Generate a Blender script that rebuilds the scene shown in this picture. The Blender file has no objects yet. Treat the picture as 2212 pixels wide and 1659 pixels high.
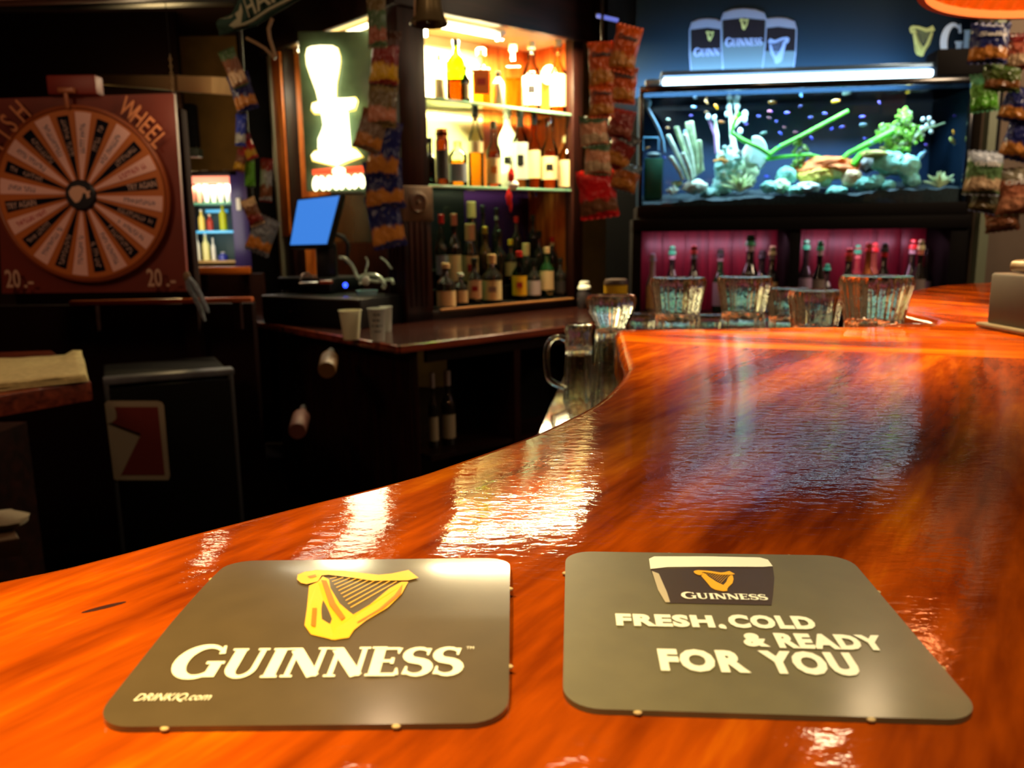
import bpy, bmesh, math, random
from mathutils import Vector, Matrix, noise as mn
random.seed(7)
S = bpy.context.scene
C = S.collection
PI = math.pi
# ------------------------------------------------------------------ camera, world, exposure
W, H, F = 2212, 1659, 1770.0
PITCH, ROLL, HC = .1837, -.0123, .1096
cp, sp = math.cos(PITCH), math.sin(PITCH)
fw = Vector((0, cp, -sp)); rt = Vector((1, 0, 0)); up = Vector((0, sp, cp))
r2 = math.cos(ROLL)*rt + math.sin(ROLL)*up; u2 = -math.sin(ROLL)*rt + math.cos(ROLL)*up
EYE = Vector((0, 0, HC))
cd = bpy.data.cameras.new('camera'); cam = bpy.data.objects.new('camera', cd); C.objects.link(cam)
cam.matrix_world = Matrix(((r2.x, u2.x, -fw.x, 0), (r2.y, u2.y, -fw.y, 0), (r2.z, u2.z, -fw.z, HC), (0, 0, 0, 1)))
cd.sensor_width = 36; cd.lens = 36*F/W; cd.clip_start = .01
cd.dof.use_dof = True; cd.dof.focus_distance = .34; cd.dof.aperture_fstop = 18.0
S.camera = cam
S.view_settings.view_transform = 'Standard'; S.view_settings.look = 'None'
S.view_settings.gamma = 1; S.view_settings.use_curve_mapping = False
S.view_settings.exposure = 0.0
wd = bpy.data.worlds.new('dark_room'); S.world = wd; wd.use_nodes = True
wd.node_tree.nodes['Background'].inputs[0].default_value = (.9, .5, .3, 1)
wd.node_tree.nodes['Background'].inputs[1].default_value = .004
S.cycles.use_denoising = True
S.cycles.max_bounces = 10; S.cycles.transparent_max_bounces = 24
S.cycles.caustics_reflective = False; S.cycles.caustics_refractive = False
S.cycles.sample_clamp_indirect = 10.0


def lamp(name, kind, loc, energy, col, size=.1, aim=None, sy=None, spot=None, blend=.5):
    l = bpy.data.lights.new(name, kind); o = bpy.data.objects.new(name, l); C.objects.link(o)
    l.energy = energy; l.color = col; o.location = loc
    if kind == 'AREA':
        l.size = size
        if sy: l.shape = 'RECTANGLE'; l.size_y = sy
    else:
        l.shadow_soft_size = size
    if kind == 'SPOT': l.spot_size = spot or 1.2; l.spot_blend = blend
    if aim is not None:
        o.rotation_euler = (Vector(aim)-Vector(loc)).to_track_quat('-Z', 'Y').to_euler()
    return o


WARM = (1, .62, .32); AMB = (1, .5, .2)
# cabinet frame: origin at the tower's corner, u along the bottle face, v along the sign face
P0 = Vector((-.48, 3.778, 0)); DA = Vector((.755, .656, 0)).normalized(); DB = Vector((-DA.y, DA.x, 0)); RA = math.atan2(DA.y, DA.x)


def U(u, v, z=0): return P0 + DA*u + DB*v + Vector((0, 0, z))


# lamps over the bar (pendants, downlights and added fill lights)
lamp('bar_light_near', 'SPOT', (-.36, .04, 1.12), 165, (1, .67, .20), .05, (-.27, .15, 0), spot=.66, blend=1)
lamp('mat_fill_light', 'SPOT', (.06, -.06, 1.22), 66, (1, .82, .48), .06, (.025, .17, 0), spot=.42, blend=1)  # unseen fill added to brighten the beer mats
lamp('bar_light_middle', 'POINT', (1.08, 2.28, 1.36), 8, (1, .72, .42), .055)
lamp('bar_light_far', 'POINT', (1.95, 3.30, 1.30), 12, (1, .70, .42), .06)
lamp('bar_light_over_glasses', 'SPOT', (.45, 1.50, 1.4), 430, (1, .66, .30), .04, (.36, 1.03, 0), spot=.70, blend=.9)
for lx_, ly_, le_ in ((-.35, 1.85, 4), (.25, 1.9, 2.5), (-1.5, 1.6, 6), (1.3, 1.7, 2.5)):
    lamp('room_fill_light', 'POINT', (lx_, ly_, 1.42), le_, (1, .70, .42), .04)  # unseen lamps added as frontal fill for the bags and sparkle on the glasses
# light inside the bottle cabinet
lamp('cabinet_light', 'AREA', U(.56, .12, 1.03), 170, (1, .80, .44), .95, U(.6, .17, 0), sy=.06).rotation_euler.z
lamp('cabinet_light_left', 'AREA', U(.12, .70, 1.02), 12, (1, .88, .6), .06, U(.16, .70, 0), sy=.8)
lamp('left_fill_light', 'POINT', (-1.75, 1.35, .95), 19.0, (1, .55, .3), .15)  # unseen fill added for the fridge front and prize wheel
lamp('back_room_light', 'POINT', (-2.35, 5.9, .75), 22, (1, .7, .3), .15)
lamp('right_wall_light', 'POINT', (2.45, 2.6, 1.0), 40, (1, .72, .46), .12)


# ------------------------------------------------------------------ pixel helpers (rays met with real planes of the room)
def ray(x, y): return fw + r2*((x-W/2)/F) + u2*((H/2-y)/F)
def onZ(x, y, z=0.0):
    d = ray(x, y); return EYE + d*((z-HC)/d.z)
def onY(x, y, Yv):
    d = ray(x, y); return EYE + d*(Yv/d.y)
def onP(x, y, p, n):
    d = ray(x, y); return EYE + d*(((p-EYE).dot(n))/d.dot(n))
def cabR(x, y, v=0.0):      # on the bottle face, v metres inside it
    return onP(x, y, U(0, v), DB)
def cabL(x, y, u=0.0):
    return onP(x, y, U(u, 0), DA)


# ------------------------------------------------------------------ materials
def lin(c):
    c = c/255.0
    return c/12.92 if c <= .04045 else ((c+.055)/1.055)**2.4
def rgb(r, g, b): return (lin(r), lin(g), lin(b))
MC = {}
def M(name, col=(.5, .5, .5), rough=.5, metal=0, emit=None, es=0, coat=0, trans=0, var=0, scale=30, bump=0, ior=1.45, alpha=1, spec=None):
    if name in MC: return MC[name]
    m = bpy.data.materials.new(name); m.use_nodes = True; nt = m.node_tree; b = nt.nodes['Principled BSDF']
    b.inputs['Base Color'].default_value = (*col, 1); b.inputs['Roughness'].default_value = rough
    b.inputs['Metallic'].default_value = metal; b.inputs['Coat Weight'].default_value = coat
    b.inputs['Transmission Weight'].default_value = trans; b.inputs['IOR'].default_value = ior
    b.inputs['Alpha'].default_value = alpha
    b.inputs['Specular IOR Level'].default_value = spec if spec is not None else (.08 if max(col) < .02 and rough >= .5 else .5)
    if emit: b.inputs['Emission Color'].default_value = (*emit, 1); b.inputs['Emission Strength'].default_value = es
    if var or bump:
        tc = nt.nodes.new('ShaderNodeTexCoord'); n = nt.nodes.new('ShaderNodeTexNoise')
        n.inputs['Scale'].default_value = scale; n.inputs['Detail'].default_value = 4
        nt.links.new(tc.outputs['Object'], n.inputs['Vector'])
        if var:
            r = nt.nodes.new('ShaderNodeValToRGB')
            r.color_ramp.elements[0].position = .35; r.color_ramp.elements[1].position = .65
            r.color_ramp.elements[0].color = (*[x*(1-var) for x in col], 1)
            r.color_ramp.elements[1].color = (*[min(1, x*(1+var)) for x in col], 1)
            nt.links.new(n.outputs[0], r.inputs[0]); nt.links.new(r.outputs[0], b.inputs['Base Color'])
        if bump:
            bp = nt.nodes.new('ShaderNodeBump'); bp.inputs['Strength'].default_value = 1; bp.inputs['Distance'].default_value = bump
            nt.links.new(n.outputs[0], bp.inputs['Height']); nt.links.new(bp.outputs[0], b.inputs['Normal'])
    MC[name] = m; return m


def wood(name, dark, mid, light, ang=0.0, rough=.3, coat=0.0, sc=(1, 14, 14), grain=3.0, bump=0.0, seam=0):
    """wood with grain along local x turned by ang about z"""
    if name in MC: return MC[name]
    m = bpy.data.materials.new(name); m.use_nodes = True; nt = m.node_tree; N = nt.nodes; L = nt.links
    b = N['Principled BSDF']; tc = N.new('ShaderNodeTexCoord')
    mp = N.new('ShaderNodeMapping'); mp.vector_type = 'TEXTURE'; mp.inputs['Rotation'].default_value = (0, 0, ang)
    L.new(tc.outputs['Object'], mp.inputs[0])
    m2 = N.new('ShaderNodeMapping'); m2.inputs['Scale'].default_value = sc; L.new(mp.outputs[0], m2.inputs[0])
    n1 = N.new('ShaderNodeTexNoise'); n1.inputs['Scale'].default_value = grain; n1.inputs['Detail'].default_value = 5; n1.inputs['Distortion'].default_value = .5
    n2 = N.new('ShaderNodeTexNoise'); n2.inputs['Scale'].default_value = grain*9; n2.inputs['Detail'].default_value = 3
    L.new(m2.outputs[0], n1.inputs[0]); L.new(m2.outputs[0], n2.inputs[0])
    mx = N.new('ShaderNodeMath'); mx.operation = 'MULTIPLY_ADD'; mx.inputs[1].default_value = .22; L.new(n2.outputs[0], mx.inputs[0])
    ms = N.new('ShaderNodeMath'); ms.operation = 'MULTIPLY'; ms.inputs[1].default_value = .75; L.new(n1.outputs[0], ms.inputs[0]); L.new(ms.outputs[0], mx.inputs[2])
    r = N.new('ShaderNodeValToRGB'); e = r.color_ramp.elements
    e[0].position = .36; e[0].color = (*dark, 1); e[1].position = .68; e[1].color = (*light, 1)
    k = e.new(.5); k.color = (*mid, 1)
    L.new(mx.outputs[0], r.inputs[0]); L.new(r.outputs[0], b.inputs['Base Color'])
    b.inputs['Roughness'].default_value = rough; b.inputs['Coat Weight'].default_value = coat; b.inputs['Coat Roughness'].default_value = .12; b.inputs['Specular IOR Level'].default_value = .25 if max(light) < .05 else .5
    if bump:
        bp = N.new('ShaderNodeBump'); bp.inputs['Distance'].default_value = bump; L.new(n2.outputs[0], bp.inputs['Height']); L.new(bp.outputs[0], b.inputs['Normal'])
    MC[name] = m; return m


def barwood(name, ang):
    """varnished mahogany bar top: grain, worn varnish ripples, scratches"""
    if name in MC: return MC[name]
    m = wood(name, rgb(96, 31, 3), rgb(158, 66, 5), rgb(226, 124, 8), ang, .34, 0, (1.0, 6, 6), 3.2)
    nt = m.node_tree; N = nt.nodes; L = nt.links; b = N['Principled BSDF']
    tc = N.new('ShaderNodeTexCoord')
    def nz(scale, vec=(1, 1, 1), det=3, rot=0):
        mp = N.new('ShaderNodeMapping'); mp.inputs['Scale'].default_value = vec; mp.inputs['Rotation'].default_value = (0, 0, rot)
        L.new(tc.outputs['Object'], mp.inputs[0]); n = N.new('ShaderNodeTexNoise'); n.inputs['Scale'].default_value = scale; n.inputs['Detail'].default_value = det
        L.new(mp.outputs[0], n.inputs[0]); return n.outputs[0]
    ripple = nz(210, (.55, 1.0, 1), 3, .15)
    fine = nz(700, (1, 1, 1), 2)
    lump = nz(26, (1, 1, 1), 2)
    # scratches: thin level lines of stretched noise, two directions
    def scr(rot, s):
        x = nz(s, (.05, 1, 1), 0, rot)
        a = N.new('ShaderNodeMath'); a.operation = 'SUBTRACT'; a.inputs[1].default_value = .5; L.new(x, a.inputs[0])
        c = N.new('ShaderNodeMath'); c.operation = 'ABSOLUTE'; L.new(a.outputs[0], c.inputs[0])
        d = N.new('ShaderNodeMath'); d.operation = 'LESS_THAN'; d.inputs[1].default_value = .006; L.new(c.outputs[0], d.inputs[0])
        k = nz(18, (1, 1, 1), 1, rot); g = N.new('ShaderNodeMath'); g.operation = 'GREATER_THAN'; g.inputs[1].default_value = .60; L.new(k, g.inputs[0])
        q = N.new('ShaderNodeMath'); q.operation = 'MULTIPLY'; L.new(d.outputs[0], q.inputs[0]); L.new(g.outputs[0], q.inputs[1]); return q.outputs[0]
    def add(a, b_, k):
        q = N.new('ShaderNodeMath'); q.operation = 'MULTIPLY_ADD'; q.inputs[1].default_value = k; L.new(b_, q.inputs[0]); L.new(a, q.inputs[2]); return q.outputs[0]
    h = add(ripple, fine, .10); h = add(h, lump, 1.0); h = add(h, scr(.3, 60), -.35); h = add(h, scr(2.2, 75), -.35); h = add(h, scr(-.5, 90), -.3)
    vo = N.new('ShaderNodeTexVoronoi'); vo.inputs['Scale'].default_value = 75; L.new(tc.outputs['Object'], vo.inputs['Vector'])
    vl = N.new('ShaderNodeMapRange'); vl.inputs[1].default_value = .0; vl.inputs[2].default_value = .16; vl.inputs[3].default_value = 1; vl.inputs[4].default_value = 0; L.new(vo.outputs['Distance'], vl.inputs[0])
    kk = nz(14, (1, 1, 1), 1, 1.0); gg = N.new('ShaderNodeMath'); gg.operation = 'GREATER_THAN'; gg.inputs[1].default_value = .60; L.new(kk, gg.inputs[0])
    qq = N.new('ShaderNodeMath'); qq.operation = 'MULTIPLY'; L.new(vl.outputs[0], qq.inputs[0]); L.new(gg.outputs[0], qq.inputs[1])
    h = add(h, qq.outputs[0], .5)
    bp = N.new('ShaderNodeBump'); bp.inputs['Distance'].default_value = .00016; bp.inputs['Strength'].default_value = 1
    L.new(h, bp.inputs['Height']); L.new(bp.outputs[0], b.inputs['Normal']); L.new(bp.outputs[0], b.inputs['Coat Normal'])
    b.inputs['Roughness'].default_value = .5; b.inputs['Specular IOR Level'].default_value = .0; b.inputs['Coat Weight'].default_value = .5; b.inputs['Coat IOR'].default_value = 1.42; b.inputs['Coat Roughness'].default_value = .06
    return m


def tint(name, col, fres=1.45, rough=.02):
    """cheap glass: tinted see-through body with mirror sheen"""
    if name in MC: return MC[name]
    m = bpy.data.materials.new(name); m.use_nodes = True; nt = m.node_tree; N = nt.nodes; L = nt.links
    N.remove(N['Principled BSDF']); o = N['Material Output']
    t = N.new('ShaderNodeBsdfTransparent'); t.inputs[0].default_value = (*col, 1)
    g = N.new('ShaderNodeBsdfGlossy'); g.inputs['Roughness'].default_value = rough
    f = N.new('ShaderNodeFresnel'); f.inputs[0].default_value = fres
    x = N.new('ShaderNodeMixShader'); L.new(f.outputs[0], x.inputs[0]); L.new(t.outputs[0], x.inputs[1]); L.new(g.outputs[0], x.inputs[2]); L.new(x.outputs[0], o.inputs[0])
    MC[name] = m; return m


def bagmat(main, pic, top, k):
    """printed crisp bag: main foil colour, upper label band, picture of crisps at the bottom"""
    nm = 'bag_print_%d' % k
    m = M(nm, main, .32); nt = m.node_tree; N = nt.nodes; L = nt.links; b = N['Principled BSDF']
    tc = N.new('ShaderNodeTexCoord'); sx = N.new('ShaderNodeSeparateXYZ'); L.new(tc.outputs['Generated'], sx.inputs[0])
    n = N.new('ShaderNodeTexNoise'); n.inputs['Scale'].default_value = 3.2; n.inputs['Detail'].default_value = 3; L.new(tc.outputs['Generated'], n.inputs[0])
    a = N.new('ShaderNodeMath'); a.operation = 'MULTIPLY_ADD'; a.inputs[1].default_value = .34; L.new(n.outputs[0], a.inputs[0]); L.new(sx.outputs[2], a.inputs[2])
    r = N.new('ShaderNodeValToRGB'); r.color_ramp.interpolation = 'EASE'; e = r.color_ramp.elements
    e[0].position = .22; e[0].color = (*main, 1); e[1].position = 1.0; e[1].color = (*top, 1)
    for p, c in ((.29, pic), (.50, pic), (.58, main), (.88, main), (.95, top)):
        q = e.new(p); q.color = (*c, 1)
    L.new(a.outputs[0], r.inputs[0]); L.new(r.outputs[0], b.inputs['Base Color'])
    w = N.new('ShaderNodeTexNoise'); w.inputs['Scale'].default_value = 5; w.inputs['Detail'].default_value = 1; L.new(tc.outputs['Generated'], w.inputs[0])
    bp = N.new('ShaderNodeBump'); bp.inputs['Distance'].default_value = .012; L.new(w.outputs[0], bp.inputs['Height']); L.new(bp.outputs[0], b.inputs['Normal'])
    return m


BLK = M('black_paint', (.005, .004, .004), .6)
BLKG = M('black_gloss', (.006, .006, .007), .15)
DKW = wood('dark_cabinet_wood', rgb(15, 6, 4), rgb(26, 10, 7), rgb(40, 15, 10), 0, .35)
DKV = wood('dark_upright_wood', rgb(22, 9, 7), rgb(36, 14, 10), rgb(54, 22, 14), 0, .35, sc=(14, 14, 1))
REDW = wood('counter_edge_wood', rgb(84, 32, 20), rgb(124, 52, 32), rgb(156, 72, 46), 0, .25, .4)
ORW = wood('orange_panel_wood', rgb(150, 66, 20), rgb(204, 104, 36), rgb(230, 138, 60), 0, .35, sc=(10, 10, 1))
PUR = wood('cherry_back_panel', rgb(84, 16, 30), rgb(112, 22, 38), rgb(136, 30, 48), 0, .35, sc=(12, 12, 1))
WHT = M('white_plastic', rgb(232, 228, 215), .4)
CHR = M('bright_steel', (.7, .7, .7), .15, 1)
BRS = M('dull_brass', rgb(150, 110, 60), .3, 1)
GLS = M('clear_glass', (.93, .97, .84), .015, trans=1, ior=1.5, bump=.0008, scale=130)
SHG = tint('shelf_glass', (.80, .95, .88), 1.5)


# ------------------------------------------------------------------ mesh helpers
class B:
    def __init__(s): s.bm = bmesh.new()
    def box(s, c, d, rz=0, bev=0, rx=0, ry=0):
        t = bmesh.new(); bmesh.ops.create_cube(t, size=1)
        bmesh.ops.scale(t, vec=d, verts=t.verts)
        if bev: bmesh.ops.bevel(t, geom=t.edges[:], offset=bev, segments=2, profile=.5, affect='EDGES', clamp_overlap=True)
        mt = Matrix.Translation(c) @ Matrix.Rotation(rz, 4, 'Z') @ Matrix.Rotation(ry, 4, 'Y') @ Matrix.Rotation(rx, 4, 'X')
        bmesh.ops.transform(t, matrix=mt, verts=t.verts); s.merge(t); return s
    def merge(s, t):
        me = bpy.data.meshes.new('tmp'); t.to_mesh(me); t.free(); s.bm.from_mesh(me); bpy.data.meshes.remove(me)
    def lathe(s, prof, n=24, c=(0, 0, 0), flute=0, nf=10, f0=-9, f1=9):
        rings = []
        for r, z in prof:
            ring = []
            if r < 1e-6: ring = [s.bm.verts.new((c[0], c[1], c[2]+z))]
            else:
                for i in range(n):
                    a = 2*PI*i/n; k = 1
                    if flute and f0 <= z <= f1: k = 1 - flute*abs(math.sin(a*nf/2))
                    ring.append(s.bm.verts.new((c[0]+r*k*math.cos(a), c[1]+r*k*math.sin(a), c[2]+z)))
            rings.append(ring)
        for a, b in zip(rings, rings[1:]):
            for i in range(n):
                j = (i+1) % n
                if len(a) == 1 and len(b) == 1: continue
                if len(a) == 1: s.bm.faces.new((a[0], b[j], b[i]))
                elif len(b) == 1: s.bm.faces.new((a[i], a[j], b[0]))
                else: s.bm.faces.new((a[i], a[j], b[j], b[i]))
        return s
    def tube(s, pts, r, n=8, cap=True):
        pts = [Vector(p) for p in pts]; rr = r if isinstance(r, (list, tuple)) else [r]*len(pts)
        rings = []; ref = None
        for i, p in enumerate(pts):
            t = (pts[min(i+1, len(pts)-1)]-pts[max(i-1, 0)]).normalized()
            if ref is None: ref = Vector((0, 0, 1)) if abs(t.z) < .9 else Vector((1, 0, 0))
            x = (ref - t*ref.dot(t)).normalized(); ref = x; y = t.cross(x)
            rings.append([s.bm.verts.new(p + (x*math.cos(2*PI*k/n)+y*math.sin(2*PI*k/n))*rr[i]) for k in range(n)])
        for a, b in zip(rings, rings[1:]):
            for k in range(n): s.bm.faces.new((a[k], a[(k+1) % n], b[(k+1) % n], b[k]))
        if cap: s.bm.faces.new(rings[0][::-1]); s.bm.faces.new(rings[-1])
        return s
    def prism(s, poly, z0, z1, bev=0, seg=3):
        t = bmesh.new(); a = [t.verts.new((x, y, z0)) for x, y in poly]; b = [t.verts.new((x, y, z1)) for x, y in poly]; n = len(poly)
        t.faces.new(a[::-1]); tf = t.faces.new(b)
        for i in range(n): t.faces.new((a[i], a[(i+1) % n], b[(i+1) % n], b[i]))
        bmesh.ops.recalc_face_normals(t, faces=t.faces)
        if bev: bmesh.ops.bevel(t, geom=list(tf.edges), offset=bev, segments=seg, profile=.5, affect='EDGES', clamp_overlap=True)
        s.merge(t); return s
    def sheet(s, poly, z=0):
        s.bm.faces.new([s.bm.verts.new((x, y, z)) for x, y in poly]); return s
    def ribbon(s, pts, ws, z=0):
        L_, R_ = [], []
        for i, (x, y) in enumerate(pts):
            x0, y0 = pts[max(i-1, 0)]; x1, y1 = pts[min(i+1, len(pts)-1)]
            l = math.hypot(x1-x0, y1-y0) or 1; nx, ny = -(y1-y0)/l, (x1-x0)/l; w = (ws[i] if isinstance(ws, (list, tuple)) else ws)/2
            L_.append(s.bm.verts.new((x+nx*w, y+ny*w, z))); R_.append(s.bm.verts.new((x-nx*w, y-ny*w, z)))
        for i in range(len(pts)-1): s.bm.faces.new((R_[i], R_[i+1], L_[i+1], L_[i]))
        return s
    def ell(s, c, d, rot=(0, 0, 0), u=12, v=8, disp=0, freq=8):
        t = bmesh.new(); bmesh.ops.create_uvsphere(t, u_segments=u, v_segments=v, radius=1)
        if disp:
            for q in t.verts: q.co *= 1 + disp*mn.noise(q.co*freq + Vector(c)*9)
        mt = Matrix.Translation(c) @ Matrix.Rotation(rot[2], 4, 'Z') @ Matrix.Rotation(rot[1], 4, 'Y') @ Matrix.Rotation(rot[0], 4, 'X') @ Matrix.Diagonal((*d, 1))
        bmesh.ops.transform(t, matrix=mt, verts=t.verts); s.merge(t); return s
    def out(s, name, mat, parent=None, loc=(0, 0, 0), rot=(0, 0, 0), smooth=35, fix=False, local=None):
        if fix: bmesh.ops.recalc_face_normals(s.bm, faces=s.bm.faces)
        if local: bmesh.ops.transform(s.bm, matrix=local, verts=s.bm.verts)
        me = bpy.data.meshes.new(name); s.bm.to_mesh(me); s.bm.free()
        me.materials.append(mat)
        if smooth:
            for p in me.polygons: p.use_smooth = True
            try: me.set_sharp_from_angle(angle=math.radians(smooth))
            except Exception: pass
        o = bpy.data.objects.new(name, me); C.objects.link(o); o.location = loc; o.rotation_euler = rot
        if parent: o.parent = parent
        return o


def tag(o, label, cat, group=None):
    o['label'] = label; o['category'] = cat
    if group: o['group'] = group
    return o
def T(name, label, cat, loc=(0, 0, 0), rot=(0, 0, 0), group=None):
    o = bpy.data.objects.new(name, None); C.objects.link(o); o.location = loc
    o.rotation_euler = rot if isinstance(rot, tuple) else (0, 0, rot); o.empty_display_size = .05
    return tag(o, label, cat, group)
def struct(o): o['kind'] = 'structure'; return o
def stuff(o): o['kind'] = 'stuff'; return o


def txt(s, size, mat, parent, loc=(0, 0, 0), rot=(0, 0, 0), name='lettering', offset=0, shear=0, fit=None, ext=0, align='CENTER', space=1):
    cu = bpy.data.curves.new('t', 'FONT'); cu.body = s; cu.size = size; cu.offset = offset; cu.shear = shear; cu.extrude = ext
    cu.align_x = align; cu.space_character = space; cu.resolution_u = 3
    o = bpy.data.objects.new('t', cu); C.objects.link(o); bpy.context.view_layer.update()
    me = bpy.data.meshes.new_from_object(o.evaluated_get(bpy.context.evaluated_depsgraph_get())); bpy.data.objects.remove(o)
    if fit:     # stretch to (x0, y0, x1, y1)
        xs = [v.co.x for v in me.vertices]; ys = [v.co.y for v in me.vertices]; a, b_, c_, d = min(xs), min(ys), max(xs), max(ys)
        for v in me.vertices:
            v.co.x = fit[0] + (v.co.x-a)/(c_-a)*(fit[2]-fit[0]); v.co.y = fit[1] + (v.co.y-b_)/(d-b_)*(fit[3]-fit[1])
    me.materials.clear(); me.materials.append(mat)
    q = bpy.data.objects.new(name, me); C.objects.link(q); q.parent = parent; q.location = loc; q.rotation_euler = rot
    return q


def arc(cx, cy, rx, ry, a0, a1, n=14):
    return [(cx+rx*math.cos(math.radians(a0+(a1-a0)*i/n)), cy+ry*math.sin(math.radians(a0+(a1-a0)*i/n))) for i in range(n+1)]
# flared serif capitals drawn as ribbons in a unit box: (advance, strokes)
def serif(x, y, w=.30, h=.05): return ([(x-w/2, y), (x+w/2, y)], h)
GL = {
 'G': (1.04, [(arc(.52, .5, .42, .47, 48, 330, 22), [.06, .08, .1, .12, .14, .16, .18, .2, .21, .22, .22, .22, .21, .2, .18, .16, .14, .12, .11, .1, .1, .11, .12]),
              ([(.86, .03), (.86, .46)], .17), serif(.84, .45, .38, .06), ([(.86, .72), (.83, .98)], [.10, .04])]),
 'U': (.98, [([(.22, .98), (.22, .36)] + arc(.48, .33, .26, .30, 180, 300, 8), [.2]*2+[.2, .19, .17, .15, .12, .11, .1, .1, .1]), (arc(.48, .33, .28, .30, 290, 360, 5)+[(.77, .98)], .1), serif(.2, .975, .38), serif(.77, .975, .28)]),
 'I': (.44, [([(.22, .02), (.22, .98)], .2), serif(.22, .975, .38), serif(.22, .025, .38)]),
 'N': (1.0, [([(.18, .02), (.18, .96)], .09), ([(.16, .95), (.80, .03)], .21), ([(.82, .02), (.82, .98)], .09), serif(.12, .975, .3), serif(.18, .025, .28), serif(.82, .975, .28)]),
 'E': (.80, [([(.2, .02), (.2, .98)], .2), ([(.12, .955), (.68, .955)], [.09, .07]), ([(.68, .97), (.67, .76)], [.1, .03]), ([(.2, .51), (.56, .51)], .07), ([(.56, .62), (.56, .4)], .05), ([(.12, .045), (.7, .045)], [.09, .09]), ([(.71, .03), (.70, .26)], [.1, .03]), serif(.18, .975, .36), serif(.18, .025, .36)]),
 'S': (.72, [(arc(.36, .73, .26, .22, 30, 235, 10) + arc(.36, .27, .27, .23, 70, -150, 10), [.06, .08, .1, .1, .11, .13, .15, .17, .18, .19, .2, .2, .2, .19, .18, .16, .14, .12, .11, .09, .08, .06]),
             ([(.60, .95), (.58, .70)], [.07, .03]), ([(.10, .05), (.12, .32)], [.07, .03])]),
}
def caps(word, x0, y0, x1, h, mat, parent, z=0, name='lettering', first=1.25, loc=(0, 0, 0), rot=(0, 0, 0), ital=0):
    tot = sum(GL[c][0]*(first if i == 0 else 1) for i, c in enumerate(word)); k = (x1-x0)/tot; b = B(); x = x0; hh = h/first
    for i, c in enumerate(word):
        q = first if i == 0 else 1
        for n_, (pts, w) in enumerate(GL[c][1]):
            P = [(x+px*k*q+ital*py*hh*q, y0+py*hh*q) for px, py in pts]
            sc = (k+hh)/2*q
            wk = 1.22 if max(w if isinstance(w, (list, tuple)) else [w]) > .07 else 1.5
            b.ribbon(P, [v*sc*wk for v in w] if isinstance(w, (list, tuple)) else w*sc*wk, z+n_*h*.0015)
        x += GL[c][0]*k*q
    return b.out(name, mat, parent, loc, rot, smooth=0)


HARP_NECK = [(-19.4, 27), (-20.2, 31), (-18.6, 33.6), (-15.4, 35), (-6.4, 34.1), (5.6, 30.1), (9.6, 31.1), (14.6, 34.2), (18.6, 27.2), (15.6, 25.2), (10.6, 25.1), (4.6, 25.1), (-5.4, 29.1), (-10.4, 30.6), (-12.4, 30.1), (-12.4, 25.1), (-15.4, 23), (-17.4, 24)]
HARP_BOARD = [(-14.4, 22), (-12.4, 25.1), (-11.9, 29.6), (-9.4, 27), (-7.4, 20.1), (-2.3, 9.1), (1.7, 3.6), (3.7, 1.1), (3.7, -10.9), (.7, -11.9), (-6.3, -8.9), (-9.3, -3.9), (-11.3, 7.1)]
HARP_PILLAR = [(13.6, 24.2), (15.8, 24.2), (15, 15.2), (12.2, 6.1), (7.2, -1.9), (4.9, -6.9), (4.3, -10.9), (-.3, -11.9), (-.3, -5.9), (2.7, 1.1), (6.7, 8.1), (10.6, 19.1)]
def harp(parent, mat, mat2, k=.001, z=0, loc=(0, 0, 0), rot=(0, 0, 0), flip=False, name='harp_emblem'):
    sx = -1 if flip else 1; e = B()
    for n_, poly in enumerate((HARP_BOARD, HARP_PILLAR, HARP_NECK)):
        p = [(sx*x*k, y*k) for x, y in poly]
        if flip: p = p[::-1]
        e.sheet(p, z+n_*.06*k)
    for i in range(10):
        f_ = i/9
        a = (-9.2+f_*10.6, 27.5-f_*21); b_ = (-7.4+f_*19.5, 29-f_*4.3)
        e.ribbon([(sx*a[0]*k, a[1]*k), (sx*b_[0]*k, b_[1]*k)], .45*k, z)
    o = e.out(name, mat, parent, loc, rot, smooth=0)
    if mat2:
        d = B()
        for poly, q in (([(-11.6, 26), (-9.8, 25.5), (-3.5, 9), (1.2, 0), (.4, -1.6), (-5, 8)], 1), ([(14.3, 22), (14.8, 15), (11, 5), (5.5, -3), (4.8, -3), (9.8, 5), (13, 14)], 1), ([(-16.8, 29.3), (-14.5, 30.8), (-13.8, 29), (-15.5, 27.6)], 1), ([(-9.5, 6), (-8.2, 6), (-6, -5), (-7.4, -4.4)], 1)):
            p = [(sx*x*k, y*k) for x, y in poly]
            if flip: p = p[::-1]
            d.sheet(p, z+.20*k)
        d.out('harp_shading', mat2, o, smooth=0)
    return o


# ================================================================== THE ROOM
FLZ, CEZ = -1.15, 1.62
struct(B().box((0, 2.3, FLZ-.05), (7.4, 9.0, .1)).out('floor', M('floor_tile', rgb(30, 20, 16), .5, var=.3, scale=4)))
struct(B().box((0, 2.3, CEZ+.05), (7.4, 9.0, .1)).out('ceiling', M('dark_ceiling', rgb(22, 9, 8), .6, var=.3, scale=3)))
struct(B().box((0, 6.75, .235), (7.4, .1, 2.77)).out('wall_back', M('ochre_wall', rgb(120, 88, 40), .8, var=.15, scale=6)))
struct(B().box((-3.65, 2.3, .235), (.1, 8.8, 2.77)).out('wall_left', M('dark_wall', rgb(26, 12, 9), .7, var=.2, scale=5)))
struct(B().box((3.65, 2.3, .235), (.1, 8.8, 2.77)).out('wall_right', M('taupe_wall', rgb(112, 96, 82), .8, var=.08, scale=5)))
struct(B().box((0, -2.15, .235), (7.2, .1, 2.77)).out('wall_front', M('dark_wall')))
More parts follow.
